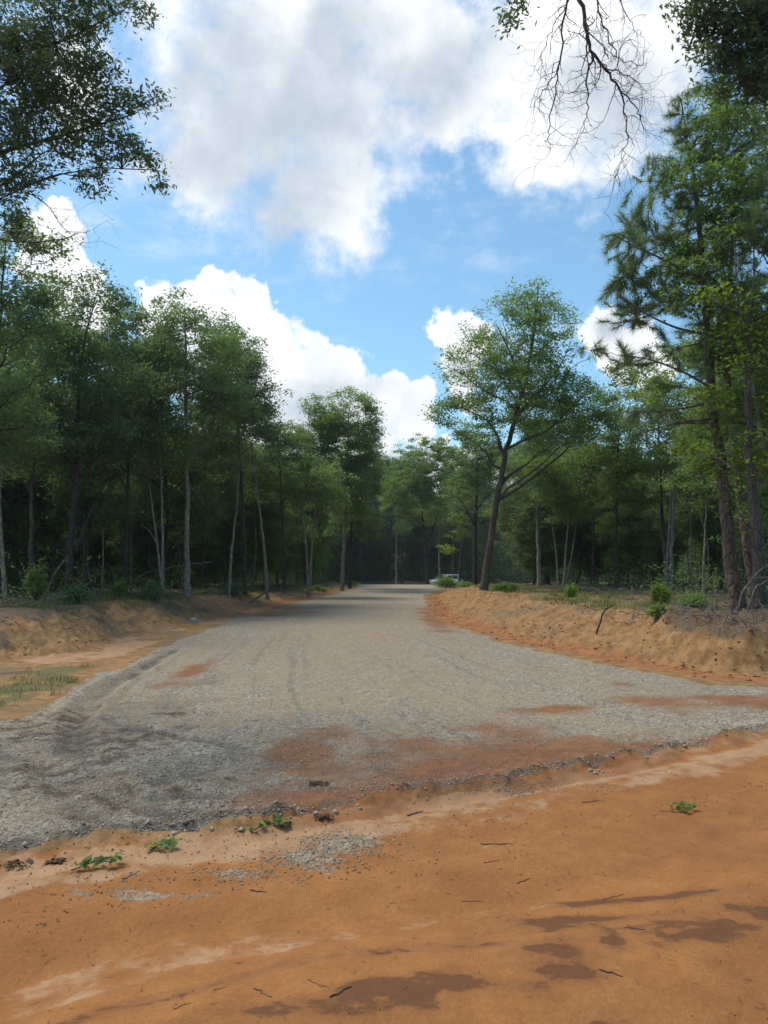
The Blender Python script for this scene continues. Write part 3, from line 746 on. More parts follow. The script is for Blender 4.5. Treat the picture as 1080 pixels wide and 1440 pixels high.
# the big pine on the right and its companions
tree_px('pine_tree', 'tall pine with curved bare lower trunk nearest on the right bank', [(1040, 862), (1024, 760), (1012, 640), (1000, 540), (994, 440), (986, 340), (972, 240), (958, 140)], 15.2, 0.135,
        [(955, 165, 22, 45), (985, 220, 62, 45), (950, 280, 62, 30), (1010, 300, 70, 45), (900, 300, 40, 20), (890, 350, 48, 22), (870, 405, 32, 20), (925, 385, 60, 32), (1000, 400, 70, 50),
         (880, 450, 30, 14), (905, 500, 55, 14), (920, 590, 50, 12), (1030, 480, 50, 40), (860, 335, 20, 14), (935, 245, 36, 36), (960, 330, 60, 50), (905, 400, 50, 26), (1000, 150, 44, 40), (950, 440, 60, 34), (1000, 500, 60, 30), (975, 200, 30, 40), (880, 500, 44, 12), (845, 490, 34, 14), (905, 588, 50, 10), (870, 430, 40, 22), (900, 350, 60, 26), (915, 545, 40, 10)],
        'pine', 'pine', kind='needle', n1=36, dens=27, per=70, leaf=0.22, limb_slope=0.12, dD=0.8, gaps=0.0,
        extra_px=[([(990, 400), (950, 372), (900, 350), (862, 330)], 0.03, 0.01), ([(994, 470), (950, 462), (905, 440), (870, 415)], 0.03, 0.01),
                  ([(1000, 545), (960, 522), (915, 505), (880, 500)], 0.028, 0.01), ([(1006, 590), (965, 592), (930, 600), (895, 612)], 0.025, 0.008), ([(1003, 565), (960, 575), (905, 580)], 0.03, 0.01)])
tree_px('pine_tree', 'straight pine with plated bark just behind the curved pine', [(1062, 852), (1048, 740), (1030, 620), (1020, 480), (1030, 330), (1045, 200)], 16.6, 0.125,
        [(1040, 230, 60, 50), (1060, 310, 70, 50), (1010, 360, 60, 40), (1060, 430, 60, 50)], 'pine', 'pine', kind='needle', n1=14, dens=34, per=75, leaf=0.22, limb_slope=0.15, gaps=0.0)
tree_px('pine_tree', 'thick rough trunked pine at the right end of the bank', [(1072, 855), (1060, 720), (1052, 640), (1052, 520), (1060, 350)], 14.6, 0.13,
        [(1090, 300, 60, 60), (1100, 420, 60, 50)], 'pine', 'oak', kind='needle', n1=10, dens=30, per=75, leaf=0.22, gaps=0.0)
tree_px('maple_tree', 'yellow green leafy maple wrapped around the right hand pines', [(1105, 850), (1098, 760), (1080, 660), (1060, 560), (1040, 430), (1030, 310)], 14.9, 0.08,
        [(1020, 640, 60, 32), (1075, 640, 60, 40), (1010, 600, 50, 22), (960, 630, 34, 16), (1075, 560, 60, 40), (1000, 510, 55, 26), (1060, 470, 60, 45), (990, 560, 40, 18), (900, 545, 34, 14), (1000, 420, 50, 30)],
        'lime', 'pale', n1=26, dens=17, per=40, leaf=0.10, sig=(0.2, 0.2, 0.08), limb_slope=0.35, width=0.6)
tree_px('overgrown_tree', 'dark leafy tree filling the right edge behind the pines', [(1130, 850), (1125, 700), (1110, 500), (1090, 250)], 15.4, 0.10,
        [(1080, 180, 70, 70), (1050, 260, 60, 60), (1085, 330, 60, 70), (1050, 420, 60, 60), (1085, 520, 60, 70), (1070, 620, 60, 50), (1075, 700, 45, 50), (1010, 170, 45, 50), (1040, 120, 50, 40), (990, 250, 45, 40), (1000, 330, 60, 50), (960, 400, 50, 40), (1020, 500, 50, 40), (1040, 580, 50, 36)],
        'fresh', 'dark', n1=26, dens=14, per=44, leaf=0.11, sig=(0.2, 0.2, 0.09))

# right edge row
R_ROW = [
    ('pale_trunk_tree', 'twin pale trunks rising side by side in front of the dark right forest', [(942, 828), (944, 760), (948, 690), (952, 620), (955, 540)], 30, 0.10,
     [(950, 560, 60, 45), (930, 640, 50, 24), (985, 610, 50, 34), (905, 590, 46, 34), (955, 500, 45, 30)], 'fresh', 'pale', [([(936, 828), (940, 760), (945, 680), (935, 620)], 0.06, 0.02)]),
    ('slim_tree', 'single slim pale trunk between the green bush and the curved pine', [(989, 834), (990, 780), (993, 710), (998, 650)], 26, 0.055,
     [(1000, 640, 36, 26), (1010, 690, 26, 16), (975, 660, 30, 20)], 'fresh', 'pale', [([(991, 745), (982, 715), (975, 700)], 0.02, 0.008)]),
    ('sapling_clump', 'clump of three slender pale stems under a bright green crown', [(792, 826), (796, 770), (802, 700), (806, 640)], 34, 0.05,
     [(790, 650, 48, 34), (765, 690, 36, 22), (820, 690, 40, 26), (800, 720, 40, 20), (755, 655, 26, 22), (840, 640, 30, 20)], 'fresh', 'pale', [([(785, 826), (782, 770), (773, 720)], 0.04, 0.015), ([(795, 826), (806, 770), (812, 720)], 0.035, 0.012)]),
    ('slim_tree', 'grey trunk standing behind and right of the leaning oak', [(758, 824), (757, 760), (754, 710), (756, 620)], 38, 0.11,
     [(760, 600, 50, 40), (735, 650, 40, 26), (790, 590, 40, 34), (760, 690, 40, 18)], 'oak', 'pale', None),
    ('forest_tree', 'leafy tree right of the three pale stems with crown over dark woods', [(868, 828), (866, 740), (868, 660), (872, 560)], 33, 0.08,
     [(870, 580, 52, 40), (850, 640, 50, 30), (895, 640, 50, 34), (860, 690, 46, 26), (905, 700, 36, 20), (880, 530, 38, 24)], 'fresh', 'dark', None),
    ('forest_tree', 'dark trunked tree close left of the leaning oak', [(668, 824), (668, 760), (670, 700), (672, 640)], 52, 0.16,
     [(672, 650, 46, 34), (655, 690, 34, 24), (690, 640, 36, 30), (668, 610, 30, 24)], 'oak', 'dark', [([(668, 740), (655, 715), (645, 700)], 0.06, 0.03), ([(669, 720), (690, 690)], 0.05, 0.02)]),
    ('forest_tree', 'tilted slim dark tree left of the leaning oak', [(646, 824), (650, 770), (656, 720), (660, 670)], 58, 0.13,
     [(655, 660, 34, 26), (640, 690, 26, 20)], 'oak', 'dark', None),
    ('forest_tree', 'dark trunked spreading tree beside the parked white car', [(602, 822), (598, 770), (594, 720), (588, 660)], 66, 0.15,
     [(590, 660, 44, 34), (565, 690, 34, 26), (620, 680, 36, 28), (600, 720, 38, 20), (605, 628, 24, 16), (630, 645, 26, 20)], 'fresh', 'dark', [([(599, 775), (610, 740), (618, 715)], 0.09, 0.04)]),
    ('slim_tree', 'thin yellow green sapling in front of the parked white car', [(636, 826), (637, 790), (637, 740)], 56, 0.05,
     [(642, 752, 16, 8), (632, 772, 14, 6), (645, 730, 16, 10)], 'lime', 'pale', None),
    ('slim_tree', 'thin pale trunk beyond the end of the gravel road', [(557, 820), (557, 780), (558, 730)], 84, 0.09,
     [(555, 700, 30, 26), (562, 740, 22, 12)], 'fresh', 'pale', None),
    ('slim_tree', 'thin tall pale tree just left of the parked white car', [(618, 824), (617, 760), (615, 700)], 68, 0.10,
     [(618, 690, 24, 24), (612, 725, 18, 14)], 'fresh', 'pale', None),
]
for (nm, lab, tr, D, r0, el, lk, bk, ex) in R_ROW:
    tree_px(nm, lab, tr, D, r0, el, lk, bk, extra_px=ex, n1=14, dens=13 * (32 / D) ** 0.5, per=46, leaf=0.13 * (0.7 + 0.3 * D / 30), sig=(0.21, 0.21, 0.09), limb_slope=0.6)

L_ROW = [
    ('forest_tree', 'tall slender tree with straight pale trunk and airy crown on the left', [(264, 834), (264, 740), (263, 640), (261, 540), (262, 470), (260, 430)], 27, 0.10,
     [(262, 455, 42, 34), (235, 500, 45, 28), (295, 495, 45, 32), (265, 545, 70, 36), (215, 565, 40, 24), (310, 560, 45, 30), (260, 605, 60, 26)], 'oak', 'pale', None),
    ('forest_tree', 'thick dark trunked tree near the left edge with a forked pale limb', [(97, 834), (99, 760), (106, 690), (110, 600), (112, 500), (140, 400)], 24, 0.115,
     [(140, 415, 36, 34), (110, 480, 60, 44), (150, 540, 60, 40), (70, 540, 60, 40), (110, 610, 80, 40), (160, 600, 50, 30)], 'deep', 'dark', [([(106, 775), (118, 745), (128, 718), (138, 700), (150, 694)], 0.05, 0.02)]),
    ('slim_tree', 'bent pale trunk at the very left edge of the photo', [(8, 838), (5, 800), (2, 750), (-2, 690), (0, 600)], 21, 0.07,
     [(0, 560, 60, 50), (35, 620, 46, 30), (-20, 640, 40, 30)], 'deep', 'pale', None),
    ('forest_tree', 'tall crowded tree rising at the left edge below the overhanging branches', [(-30, 838), (-22, 740), (-10, 600), (0, 450), (10, 330)], 19, 0.11,
     [(15, 355, 46, 44), (-10, 420, 60, 50), (50, 420, 40, 40), (25, 490, 60, 46), (-10, 560, 60, 50), (70, 350, 22, 16)], 'oak', 'dark', None),
    ('slim_tree', 'straight mossy trunk between the left edge and the thick dark tree', [(44, 834), (44, 760), (45, 690), (50, 600), (60, 500)], 24, 0.085,
     [(60, 480, 55, 44), (40, 560, 55, 40), (80, 630, 50, 30), (30, 650, 40, 24), (85, 420, 30, 26)], 'deep', 'oak', None),
    ('sapling_clump', 'pair of pale stems joined at the foot left of the tall slender tree', [(229, 832), (229, 770), (227, 690), (224, 610)], 26, 0.06,
     [(215, 600, 50, 30), (180, 620, 46, 26), (240, 640, 40, 22), (205, 555, 46, 30)], 'fresh', 'pale', [([(228, 830), (222, 770), (215, 720), (210, 680)], 0.05, 0.02), ([(221, 765), (210, 745), (198, 738)], 0.025, 0.01)]),
    ('slim_tree', 'slim pale trunk leaning left in front of the dark left woods', [(377, 826), (372, 770), (364, 710), (356, 650), (352, 580)], 33, 0.075,
     [(350, 560, 42, 34), (335, 620, 40, 28), (370, 630, 34, 24), (350, 520, 28, 20)], 'deep', 'pale', None),
    ('slim_tree', 'slanting grey trunk leaning right in the middle of the left woods', [(322, 828), (326, 770), (333, 710), (338, 620)], 30, 0.07,
     [(335, 590, 44, 34), (310, 640, 40, 26), (330, 530, 40, 30), (312, 480, 30, 26)], 'oak', 'pale', None),
    ('umbrella_tree', 'small umbrella crowned tree on two pale stems where the road bends', [(434, 824), (431, 770), (424, 720), (430, 680)], 38, 0.085,
     [(440, 675, 48, 24), (415, 695, 30, 16), (465, 700, 30, 20), (430, 655, 30, 14), (480, 690, 14, 16)], 'fresh', 'pale', [([(436, 822), (438, 770), (443, 730), (445, 690)], 0.07, 0.03)]),
    ('forest_tree', 'tall bright green tree at the far end of the left tree line', [(481, 820), (484, 760), (488, 690), (490, 600), (492, 560)], 46, 0.11,
     [(492, 580, 36, 32), (470, 610, 34, 34), (510, 620, 26, 40), (490, 660, 44, 34), (505, 700, 28, 34), (455, 590, 32, 30), (440, 610, 26, 36), (515, 585, 16, 18)], 'fresh', 'pale', None),
    ('forest_tree', 'dark trunked tree right behind the small umbrella crowned tree', [(492, 820), (494, 750), (496, 690), (494, 640)], 50, 0.10,
     [(500, 650, 36, 34), (515, 720, 22, 40), (480, 720, 30, 20), (522, 670, 12, 24)], 'oak', 'dark', None),
    ('forest_tree', 'bushy tree with rounded crown left of the umbrella crowned tree', [(400, 824), (398, 740), (394, 660), (390, 600)], 38, 0.08,
     [(385, 610, 34, 28), (410, 620, 34, 30), (370, 650, 36, 30), (400, 670, 34, 28)], 'oak', 'dark', None),
    ('forest_tree', 'tall dark tree with domed crown right of the tall slender tree', [(345, 828), (342, 720), (336, 620), (330, 500)], 32, 0.09,
     [(325, 480, 42, 36), (340, 530, 48, 36), (300, 520, 40, 30), (345, 585, 50, 34)], 'deep', 'dark', None),
    ('forest_tree', 'tall dark tree with ragged top between the thick dark tree and the slender one', [(176, 830), (178, 740), (182, 620), (186, 450)], 27, 0.085,
     [(184, 460, 36, 30), (165, 510, 44, 34), (205, 520, 40, 34), (180, 580, 56, 36), (130, 640, 46, 26)], 'deep', 'dark', None),
]
for (nm, lab, tr, D, r0, el, lk, bk, ex) in L_ROW:
    el = [(a, b, c * 1.12, d * 1.12) for a, b, c, d in el]
    tree_px(nm, lab, tr, D, r0, el, lk, bk, extra_px=ex, n1=16, dens=15 * (28 / D) ** 0.5, per=46, leaf=0.13 * (0.7 + 0.3 * D / 30), sig=(0.21, 0.21, 0.09), limb_slope=0.6)

# the two trees beside the camera whose boughs hang into the top of the view
tree_px('overhanging_oak', 'dark oak boughs hanging into the top left corner', [(-420, 960), (-400, 700), (-360, 400), (-280, 120), (-200, -60)], 8.6, 0.2,
        [(15, 310, 30, 26), (40, 250, 34, 26), (20, 110, 80, 60), (20, 60, 70, 60), (95, 50, 60, 55), (70, 130, 70, 55), (140, 130, 50, 50), (30, 200, 60, 50), (110, 195, 55, 40), (185, 150, 30, 26), (215, 150, 26, 20), (170, 205, 36, 26), (205, 225, 26, 22), (15, 265, 30, 30),
         (130, 255, 36, 18), (190, 6, 45, 16), (120, 0, 60, 40), (60, -60, 120, 50), (-60, 100, 60, 120), (-100, 240, 60, 80), (-140, -20, 100, 100), (228, 262, 8, 10)],
        'gloss', 'dark', n1=34, dens=125, per=24, leaf=0.066, sig=(0.07, 0.07, 0.045), limb_slope=0.35, width=0.36, r_tip=0.006, shell=0.4,
        extra_px=[([(-300, 330), (-160, 290), (-40, 225), (60, 198), (130, 178), (190, 160)], 0.040, 0.008), ([(-290, 200), (-120, 130), (0, 80), (90, 60), (160, 20)], 0.038, 0.007), ([(-200, 300), (-60, 300), (20, 250), (60, 215)], 0.028, 0.007)])
dead_l = thing('dead_bough', 'bare twiggy bough sticking out below the leafy top left boughs', 'branch', tuple(P(-60, 330, 9.2)))
def bough(root_o, org, pl, D, ra, rb, depth, rng, mb, zig=0.10):
    q = np.array([P(a[0], a[1], D + (a[2] if len(a) > 2 else 0)) for a in pl]) - org
    u = np.linspace(0, 1, len(q)); tt = np.linspace(0, 1, len(q) * 4)
    q = np.stack([np.interp(tt, u, q[:, i]) for i in range(3)], 1)
    q[1:-1] += rng.normal(size=(len(q) - 2, 3)) * 0.012
    r = np.linspace(ra, rb, len(q)); mb.tube(q, r, 5)
    def sub(a, d, L, r, lev):
        k = 5; pts = [a]; dd = d
        for i in range(k):
            dd = dd + rng.normal(size=3) * 0.30 + np.array([0, 0, -0.05]); dd /= np.linalg.norm(dd)
            pts.append(pts[-1] + dd * L / k)
        pts = np.array(pts); mb.tube(pts, np.linspace(r, r * 0.35, k + 1), 4)
        if lev > 0:
            for i in range(1, k + 1):
                if rng.random() < 0.8:
                    nd = dd * 0.6 + rng.normal(size=3) * 0.7; nd /= np.linalg.norm(nd)
                    sub(pts[i], nd, L * (0.35 + 0.35 * rng.random()), max(r * 0.5, 0.0022), lev - 1)
    for i in range(3, len(q)):
        if rng.random() < 0.95:
            d = q[i] - q[i - 1]; d /= np.linalg.norm(d)
            nd = d * 0.6 + rng.normal(size=3) * 0.75; nd /= np.linalg.norm(nd)
            sub(q[i], nd, 0.18 + 0.34 * rng.random(), max(r[i] * 0.5, 0.003), depth)
_r = np.random.default_rng(11)
mb = MB()
for pl, ra, rb in [([(-60, 330), (30, 340), (80, 338), (110, 328)], 0.014, 0.004), ([(-60, 330), (20, 245), (60, 285), (95, 325)], 0.012, 0.003), ([(-60, 330), (0, 270), (60, 277)], 0.01, 0.003)]:
    bough(dead_l, P(-60, 330, 9.2), pl, 9.2, ra, rb, 1, _r, mb)
mb.build('twigs', BARK['twig'], dead_l)

ot = tree_px('overhanging_oak', 'dark oak boughs hanging into the top right corner beside the bare twigs', [(1560, 960), (1530, 700), (1480, 400), (1400, 100), (1280, -150), (1150, -260)], 8.2, 0.2,
        [(1010, 30, 60, 40), (1060, 60, 60, 60), (1040, 110, 46, 36), (985, 20, 36, 26), (1075, 130, 40, 36), (1100, 20, 70, 80), (1160, 80, 80, 100), (1010, 75, 40, 26), (1250, -60, 120, 120), (1060, -60, 90, 50),
         (960, -30, 50, 30), (722, 4, 18, 12), (716, 28, 5, 8)],
        'gloss', 'dark', n1=26, dens=130, per=22, leaf=0.074, sig=(0.075, 0.075, 0.05), limb_slope=0.3, width=0.36, r_tip=0.006, shell=0.4,
        extra_px=[([(1330, -60), (1180, -20), (1080, 40), (1020, 60)], 0.06, 0.012), ([(1200, -230), (1000, -260), (860, -200), (812, -100), (813, -20)], 0.07, 0.03), ([(860, -200), (780, -120), (735, -30), (722, 5)], 0.02, 0.006)])
_r = np.random.default_rng(23)
mb = MB()
oto = np.array(ot.location)
for pl, ra, rb in [([(813, -30), (822, 30), (832, 75), (862, 108), (878, 150), (884, 195)], 0.026, 0.005), ([(832, 72), (825, 110), (826, 150), (820, 185)], 0.014, 0.003), ([(806, -30), (795, 25), (787, 90), (778, 140), (770, 190), (772, 215)], 0.014, 0.003),
                   ([(835, -20), (842, 15), (858, 55), (872, 85), (905, 92)], 0.012, 0.003), ([(870, 125), (895, 150), (905, 185)], 0.009, 0.003), ([(786, 95), (768, 125), (745, 152)], 0.007, 0.0025), ([(884, 190), (876, 220), (868, 245)], 0.006, 0.002),
                   ([(850, 95), (880, 105), (900, 118)], 0.008, 0.003), ([(800, 0), (775, 40), (760, 80)], 0.007, 0.0025), ([(860, -30), (880, 20), (900, 50)], 0.008, 0.0025)]:
    bough(ot, oto, pl, 8.2, ra, rb, 1, _r, mb)
mb.build('dead_limb', BARK['twig'], ot)

# --- forest behind the edge rows, from a few grown kinds copied with their parts
PROTO = []
LAB_L, GRP_L = 'slim leafy tree in the crowded woods behind the left tree line', 'trees in the left woods'
LAB_R, GRP_R = 'slim leafy tree in the crowded woods behind the right bank', 'trees in the right woods'
LAB_F, GRP_F = 'distant leafy tree closing the view beyond the end of the road', 'trees beyond the road end'
specs = [(107, 9.0, 0.08, 0.20, 2.3, 'fresh', 'oak'), (101, 11.5, 0.085, 0.34, 2.5, 'deep', 'dark'), (102, 10.5, 0.08, 0.30, 2.6, 'oak', 'oak'), (103, 12.0, 0.09, 0.36, 2.4, 'oak', 'dark'), (104, 9.5, 0.065, 0.26, 2.2, 'fresh', 'pale'),
         (105, 10.0, 0.07, 0.22, 2.4, 'deep', 'pale'), (106, 8.0, 0.06, 0.25, 1.8, 'fresh', 'pale')]
for (sd, h, r0, cb, rx, lk, bk) in specs:
    PROTO.append(make_proto(sd, h, r0, cb, rx, lk, bk, label='x', group='x', n1=18, dens=13.5, per=54, leaf=0.155, sig=(0.23, 0.23, 0.10)))
PINE = make_proto(120, 12.5, 0.13, 0.5, 1.9, 'pine', 'pine', kind='needle', n=6, name='pine_tree', label='x', group='x', n1=20, dens=13, per=34, leaf=0.24, limb_slope=0.15)
THIN = [make_proto(130 + i, 7.5 + i, 0.04, 0.6, 1.1, 'deep', ('pale', 'dark')[i % 2], name='slim_tree', label='x', group='x', n=3, n1=8, dens=8, per=30, leaf=0.14) for i in range(3)]
first = set()
def plant(proto, x, y, sc, label, group, rz):
    loc = (x, y, H(x, y) - 0.06)
    if proto.name not in first:
        first.add(proto.name)
        proto.location = loc; proto.rotation_euler = (0, 0, rz); proto.scale = (sc, sc, sc)
        proto['label'] = label; proto['group'] = group
        return proto
    return copy_thing(proto, loc, rz, (sc * random.uniform(0.9, 1.1), sc * random.uniform(0.9, 1.1), sc), label, group)
rr = np.random.default_rng(5)
placed = [np.array([-9, 26])] + [np.array([7.9 + dx, 98 + dy]) for dx in (-2, 0, 2) for dy in (-3, -1, 1, 3)]
def scatter(n, xr, yr, cond, label, group, mind, scale, thin=0.3, pine=0.12, tries=6000):
    c = 0
    for _ in range(tries):
        if c >= n: break
        x = rr.uniform(*xr); y = rr.uniform(*yr)
        if not cond(x, y): continue
        if any((x - q[0]) ** 2 + (y - q[1]) ** 2 < mind * mind for q in placed): continue
        placed.append(np.array([x, y])); c += 1
        u = rr.random()
        pr = PINE if u < pine else (THIN[int(rr.integers(3))] if u < pine + thin else PROTO[int(rr.integers(len(PROTO)))])
        plant(pr, x, y, scale(x, y) * rr.uniform(0.86, 1.12), label, group, rr.random() * 6.28)
def fl_at(x, y): return float(poly_d(np.array([x]), np.array([y]), FOOT_L)[0])
def fr_at(x, y): return -float(poly_d(np.array([x]), np.array([y]), FOOT_R)[0])
def vis(x, y, m=1.15): return abs(x) < y * 0.506 * m + 3.0
scatter(128, (-42, 0), (19, 78), lambda x, y: vis(x, y) and fl_at(x, y) > (4.2 if y < 40 else 3.4) and fl_at(x, y) < 24 and not (y < 24 and x > -9), LAB_L, GRP_L, 1.5, lambda x, y: 0.98)
scatter(90, (4, 46), (20, 84), lambda x, y: vis(x, y) and fr_at(x, y) > (9.5 if y < 40 else 5.0) and fr_at(x, y) < 26 and not (x < 8.5 and y < 34) and not (abs(x / y - 0.086) < 0.05 and y < 90 and y > 45), LAB_R, GRP_R, 1.5, lambda x, y: 0.86)
scatter(40, (-22, 34), (97, 128), lambda x, y: vis(x, y) and fl_at(x, y) > 4.0, LAB_F, GRP_F, 2.6, lambda x, y: 1.55 + 0.1 * abs(x - 3) / 10, thin=0.1)

# --- undergrowth and far thicket: masses nobody could count
def stuff_leaves(name, label, pts, per, sig, leaf, mat, rng, width=0.42, up=0.4):
    C, tint = clusters(pts, per, sig, rng)
    V, Fc = leaf_quads(C, leaf, up, width, rng)
    o = mk(name, V, Fc, mat, None, tint)
    return tag(o, label, name.replace('_', ' '), kind='stuff')
def scatter_pts(n, xr, yr, cond, zfun, rng):
    x = rng.uniform(*xr, n * 6); y = rng.uniform(*yr, n * 6)
    z, k = terrain(x, y)
    ok = cond(x, y, k)
    x, y, z = x[ok][:n], y[ok][:n], z[ok][:n]
    return np.stack([x, y, z + zfun(len(x))], 1)
r1 = np.random.default_rng(31)
pl = scatter_pts(900, (-34, 0), (18, 75), lambda x, y, k: (k['fl'] > 2.4) & (k['fl'] < 16) & (np.abs(x) < y * .56 + 2), lambda n: r1.random(n) ** 2 * 1.1 + 0.1, r1)
stuff_leaves('undergrowth', 'low leafy undergrowth on the left forest floor', pl, 20, (0.24, 0.24, 0.14), 0.10, LEAF['deep'], r1)
pl = scatter_pts(700, (3, 40), (16, 85), lambda x, y, k: (k['fr'] > 6.4) & (k['fr'] < 18) & (np.abs(x) < y * .56 + 2), lambda n: r1.random(n) ** 2 * 1.0 + 0.1, r1)
stuff_leaves('undergrowth', 'low leafy undergrowth on the right forest floor', pl, 20, (0.24, 0.24, 0.14), 0.10, LEAF['deep'], r1)
pl = scatter_pts(9000, (-60, 0), (14, 112), lambda x, y, k: (k['fl'] > 14) & (k['fl'] < 30) & (np.abs(x) < y * 0.62 + 6), lambda n: r1.random(n) ** 1.6 * 9.0 + 0.1, r1)
stuff_leaves('forest_thicket', 'dense dark thicket deep in the left woods', pl, 22, (0.7, 0.7, 0.5), 0.34, LEAF['deep'], r1)
pl = scatter_pts(9000, (4, 64), (14, 112), lambda x, y, k: (k['fr'] > 17) & (k['fr'] < 32) & (np.abs(x) < y * 0.62 + 6), lambda n: r1.random(n) ** 1.6 * 7.5 + 0.1, r1)
stuff_leaves('forest_thicket', 'dense dark thicket deep in the right woods', pl, 22, (0.7, 0.7, 0.5), 0.34, LEAF['deep'], r1)
pl = scatter_pts(6000, (-40, 70), (108, 150), lambda x, y, k: (k['fl'] > 8), lambda n: r1.random(n) ** 2.0 * 13 + 0.1, r1)
stuff_leaves('forest_thicket', 'dense dark thicket beyond the end of the road', pl, 22, (0.9, 0.9, 0.7), 0.62, LEAF['deep'], r1)

# --- grass and brush
def blades(name, label, pts, hgt, w, mat, rng, per=14, spread=0.10):
    n = len(pts); rep = np.repeat(np.arange(n), per); m = len(rep)
    b = pts[rep] + np.concatenate([rng.normal(size=(m, 2)) * spread, np.zeros((m, 1))], 1)
    b[:, 2] = terrain(b[:, 0], b[:, 1])[0] - 0.01
    a = rng.random(m) * 6.28; d = np.stack([np.cos(a), np.sin(a), np.zeros(m)], 1)
    s = np.stack([-d[:, 1], d[:, 0], np.zeros(m)], 1)
    hh = (hgt * (0.45 + 0.8 * rng.random(m)))[:, None]
    mid = b + d * hh * 0.18 + np.array([0, 0, 1]) * hh * 0.6; tip = b + d * hh * (0.4 + 0.5 * rng.random((m, 1))) + np.array([0, 0, 1]) * hh * 0.92
    V = np.stack([b - s * w, b + s * w, mid + s * w * .7, mid - s * w * .7, tip], 1).reshape(-1, 3)
    i = np.arange(m)[:, None] * 5
    o = mk(name, V, [i + np.array([[0, 1, 2, 3]]), i + np.array([[3, 2, 4]])], mat, None, np.tile(rng.random(m), 2))
    return tag(o, label, 'grass', kind='stuff')
gp = scatter_pts(1700, (-30, 0), (14, 50), lambda x, y, k: (k['fl'] > 1.3) & (k['fl'] < 5) & (vnoise(x * .9, y * .9, 77) > 0.42) & (y > 17), lambda n: np.zeros(n), r1)
blades('grass', 'short grass on the verge above the left bank', gp, 0.16, 0.006, LEAF['grass'], r1)
gp = scatter_pts(1500, (2, 34), (13, 52), lambda x, y, k: (k['fr'] > 2.2) & (k['fr'] < 8) & (vnoise(x * .8, y * .8, 78) > 0.50), lambda n: np.zeros(n), r1)
blades('grass', 'short grass on the verge above the right bank', gp, 0.17, 0.006, LEAF['grass'], r1)
gp = scatter_pts(46, (-9, -3), (7.5, 13), lambda x, y, k: (blobs(x, y, [(25, 968, 75, 26), (5, 990, 55, 20), (85, 945, 50, 12)], 2.4, 55, 2.0) > 0.75 * r1.random(len(x)) - 0.1), lambda n: np.zeros(n), r1)
blades('grass', 'sparse grass growing on sand beside the gravel at the left edge', gp, 0.10, 0.004, LEAF['grass'], r1, per=16, spread=0.08)

def sticks(name, label, pts, L, r, mat, rng, zr=0.25):
    w = MB()
    for p in pts:
        a = rng.random() * 6.28; l = L * (0.4 + rng.random()); e = rng.normal() * zr
        d = np.array([math.cos(a) * math.cos(e), math.sin(a) * math.cos(e), math.sin(e)])
        q = np.array([p - d * l / 2, p + rng.normal(size=3) * l * 0.05, p + d * l / 2]); 
        w.tube(q, np.linspace(r, r * 0.5, 3) * (0.6 + 0.8 * rng.random()), 4)
    return tag(w.build(name, mat), label, name.replace('_', ' '), kind='stuff')
sp = scatter_pts(700, (5, 26), (17, 36), lambda x, y, k: (k['fr'] > 4.8) & (k['fr'] < 9), lambda n: r1.random(n) * 0.12, r1)
sticks('woodchip_litter', 'grey wood chips and sticks along the edge of the right woods', sp, 0.45, 0.014, BARK['dead'], r1)
sp = scatter_pts(330, (4.6, 10), (10.5, 16), lambda x, y, k: (k['fr'] > 1.2) & (k['fr'] < 3.0) & (x > 4.7), lambda n: r1.random(n) * 0.10, r1)
sticks('root_tangle', 'grey tangle of roots and twigs along the broken lip of the right bank', sp, 0.42, 0.008, BARK['dead'], r1, 0.5)
sp = scatter_pts(420, (-30, -5), (15, 42), lambda x, y, k: (k['fl'] > 2.2) & (k['fl'] < 6), lambda n: r1.random(n) * 0.18, r1)
sticks('brush_litter', 'grey fallen sticks and brush along the edge of the left woods', sp, 0.7, 0.014, BARK['dead'], r1, 0.3)

# --- single shrubs and weeds
def bush(name, label, px, py_top, D, wpx, leaf_key, seed, per=26, leaf=0.058, cat='shrub', group=None):
    rng = np.random.default_rng(seed)
    x = P(px, 820, D)[0]; z = H(x, D); sx = D / F_PX
    hgt = max(0.22, P(px, py_top, D)[2] - z); rw = wpx * sx / 2 * 0.72
    t = thing(name, label, cat, (x, D, z - 0.02), group)
    w = MB(); ends = []
    for i in range(26):
        a = rng.random() * 6.28; rad = rw * rng.random() ** 0.6; zz = hgt * (1.02 - 0.55 * (rad / rw) ** 2) * (0.55 + 0.5 * rng.random())
        e = np.array([math.cos(a) * rad, math.sin(a) * rad, zz])
        q = curve3(np.array([e[0] * .15, e[1] * .15, 0]), np.array([e[0] * .4, e[1] * .4, zz * .7]), e, 5)
        w.tube(q, np.linspace(0.009, 0.003, 5), 4)
        ends += [q[2], q[3], e]
    w.build('stems', BARK['oak'], t)
    C, tint = clusters(np.array(ends), per, (rw * .16 + .03, rw * .16 + .03, hgt * .10 + .02), rng)
    C[:, 2] = np.maximum(C[:, 2], 0.03)
    V, Fc = leaf_quads(C, leaf, 0.5, 0.45, rng)
    mk('foliage', V, Fc, LEAF[leaf_key], t, tint)
    return t
bush('green_bush', 'round bright green bush on top of the right bank', 927, 822, 19.5, 40, 'lime', 1, 40)
bush('green_bush', 'small bright green bush sprouting on the face of the right bank', 925, 851, 14.6, 22, 'lime', 2, 24)
bush('weed_clump', 'spiky green weed clump below the three pale stems', 803, 824, 24.0, 26, 'lime', 3, 22)
bush('weed_clump', 'low wide weeds right of the leaning oak foot', 712, 820, 30.0, 46, 'fresh', 4, 30, 0.09)
bush('weed_clump', 'green weeds in front of the parked white car', 628, 811, 52.0, 52, 'fresh', 5, 36, 0.13)
bush('weed_clump', 'small weed between the leaning oak and the road crest', 655, 822, 40.0, 24, 'fresh', 15, 26, 0.11)
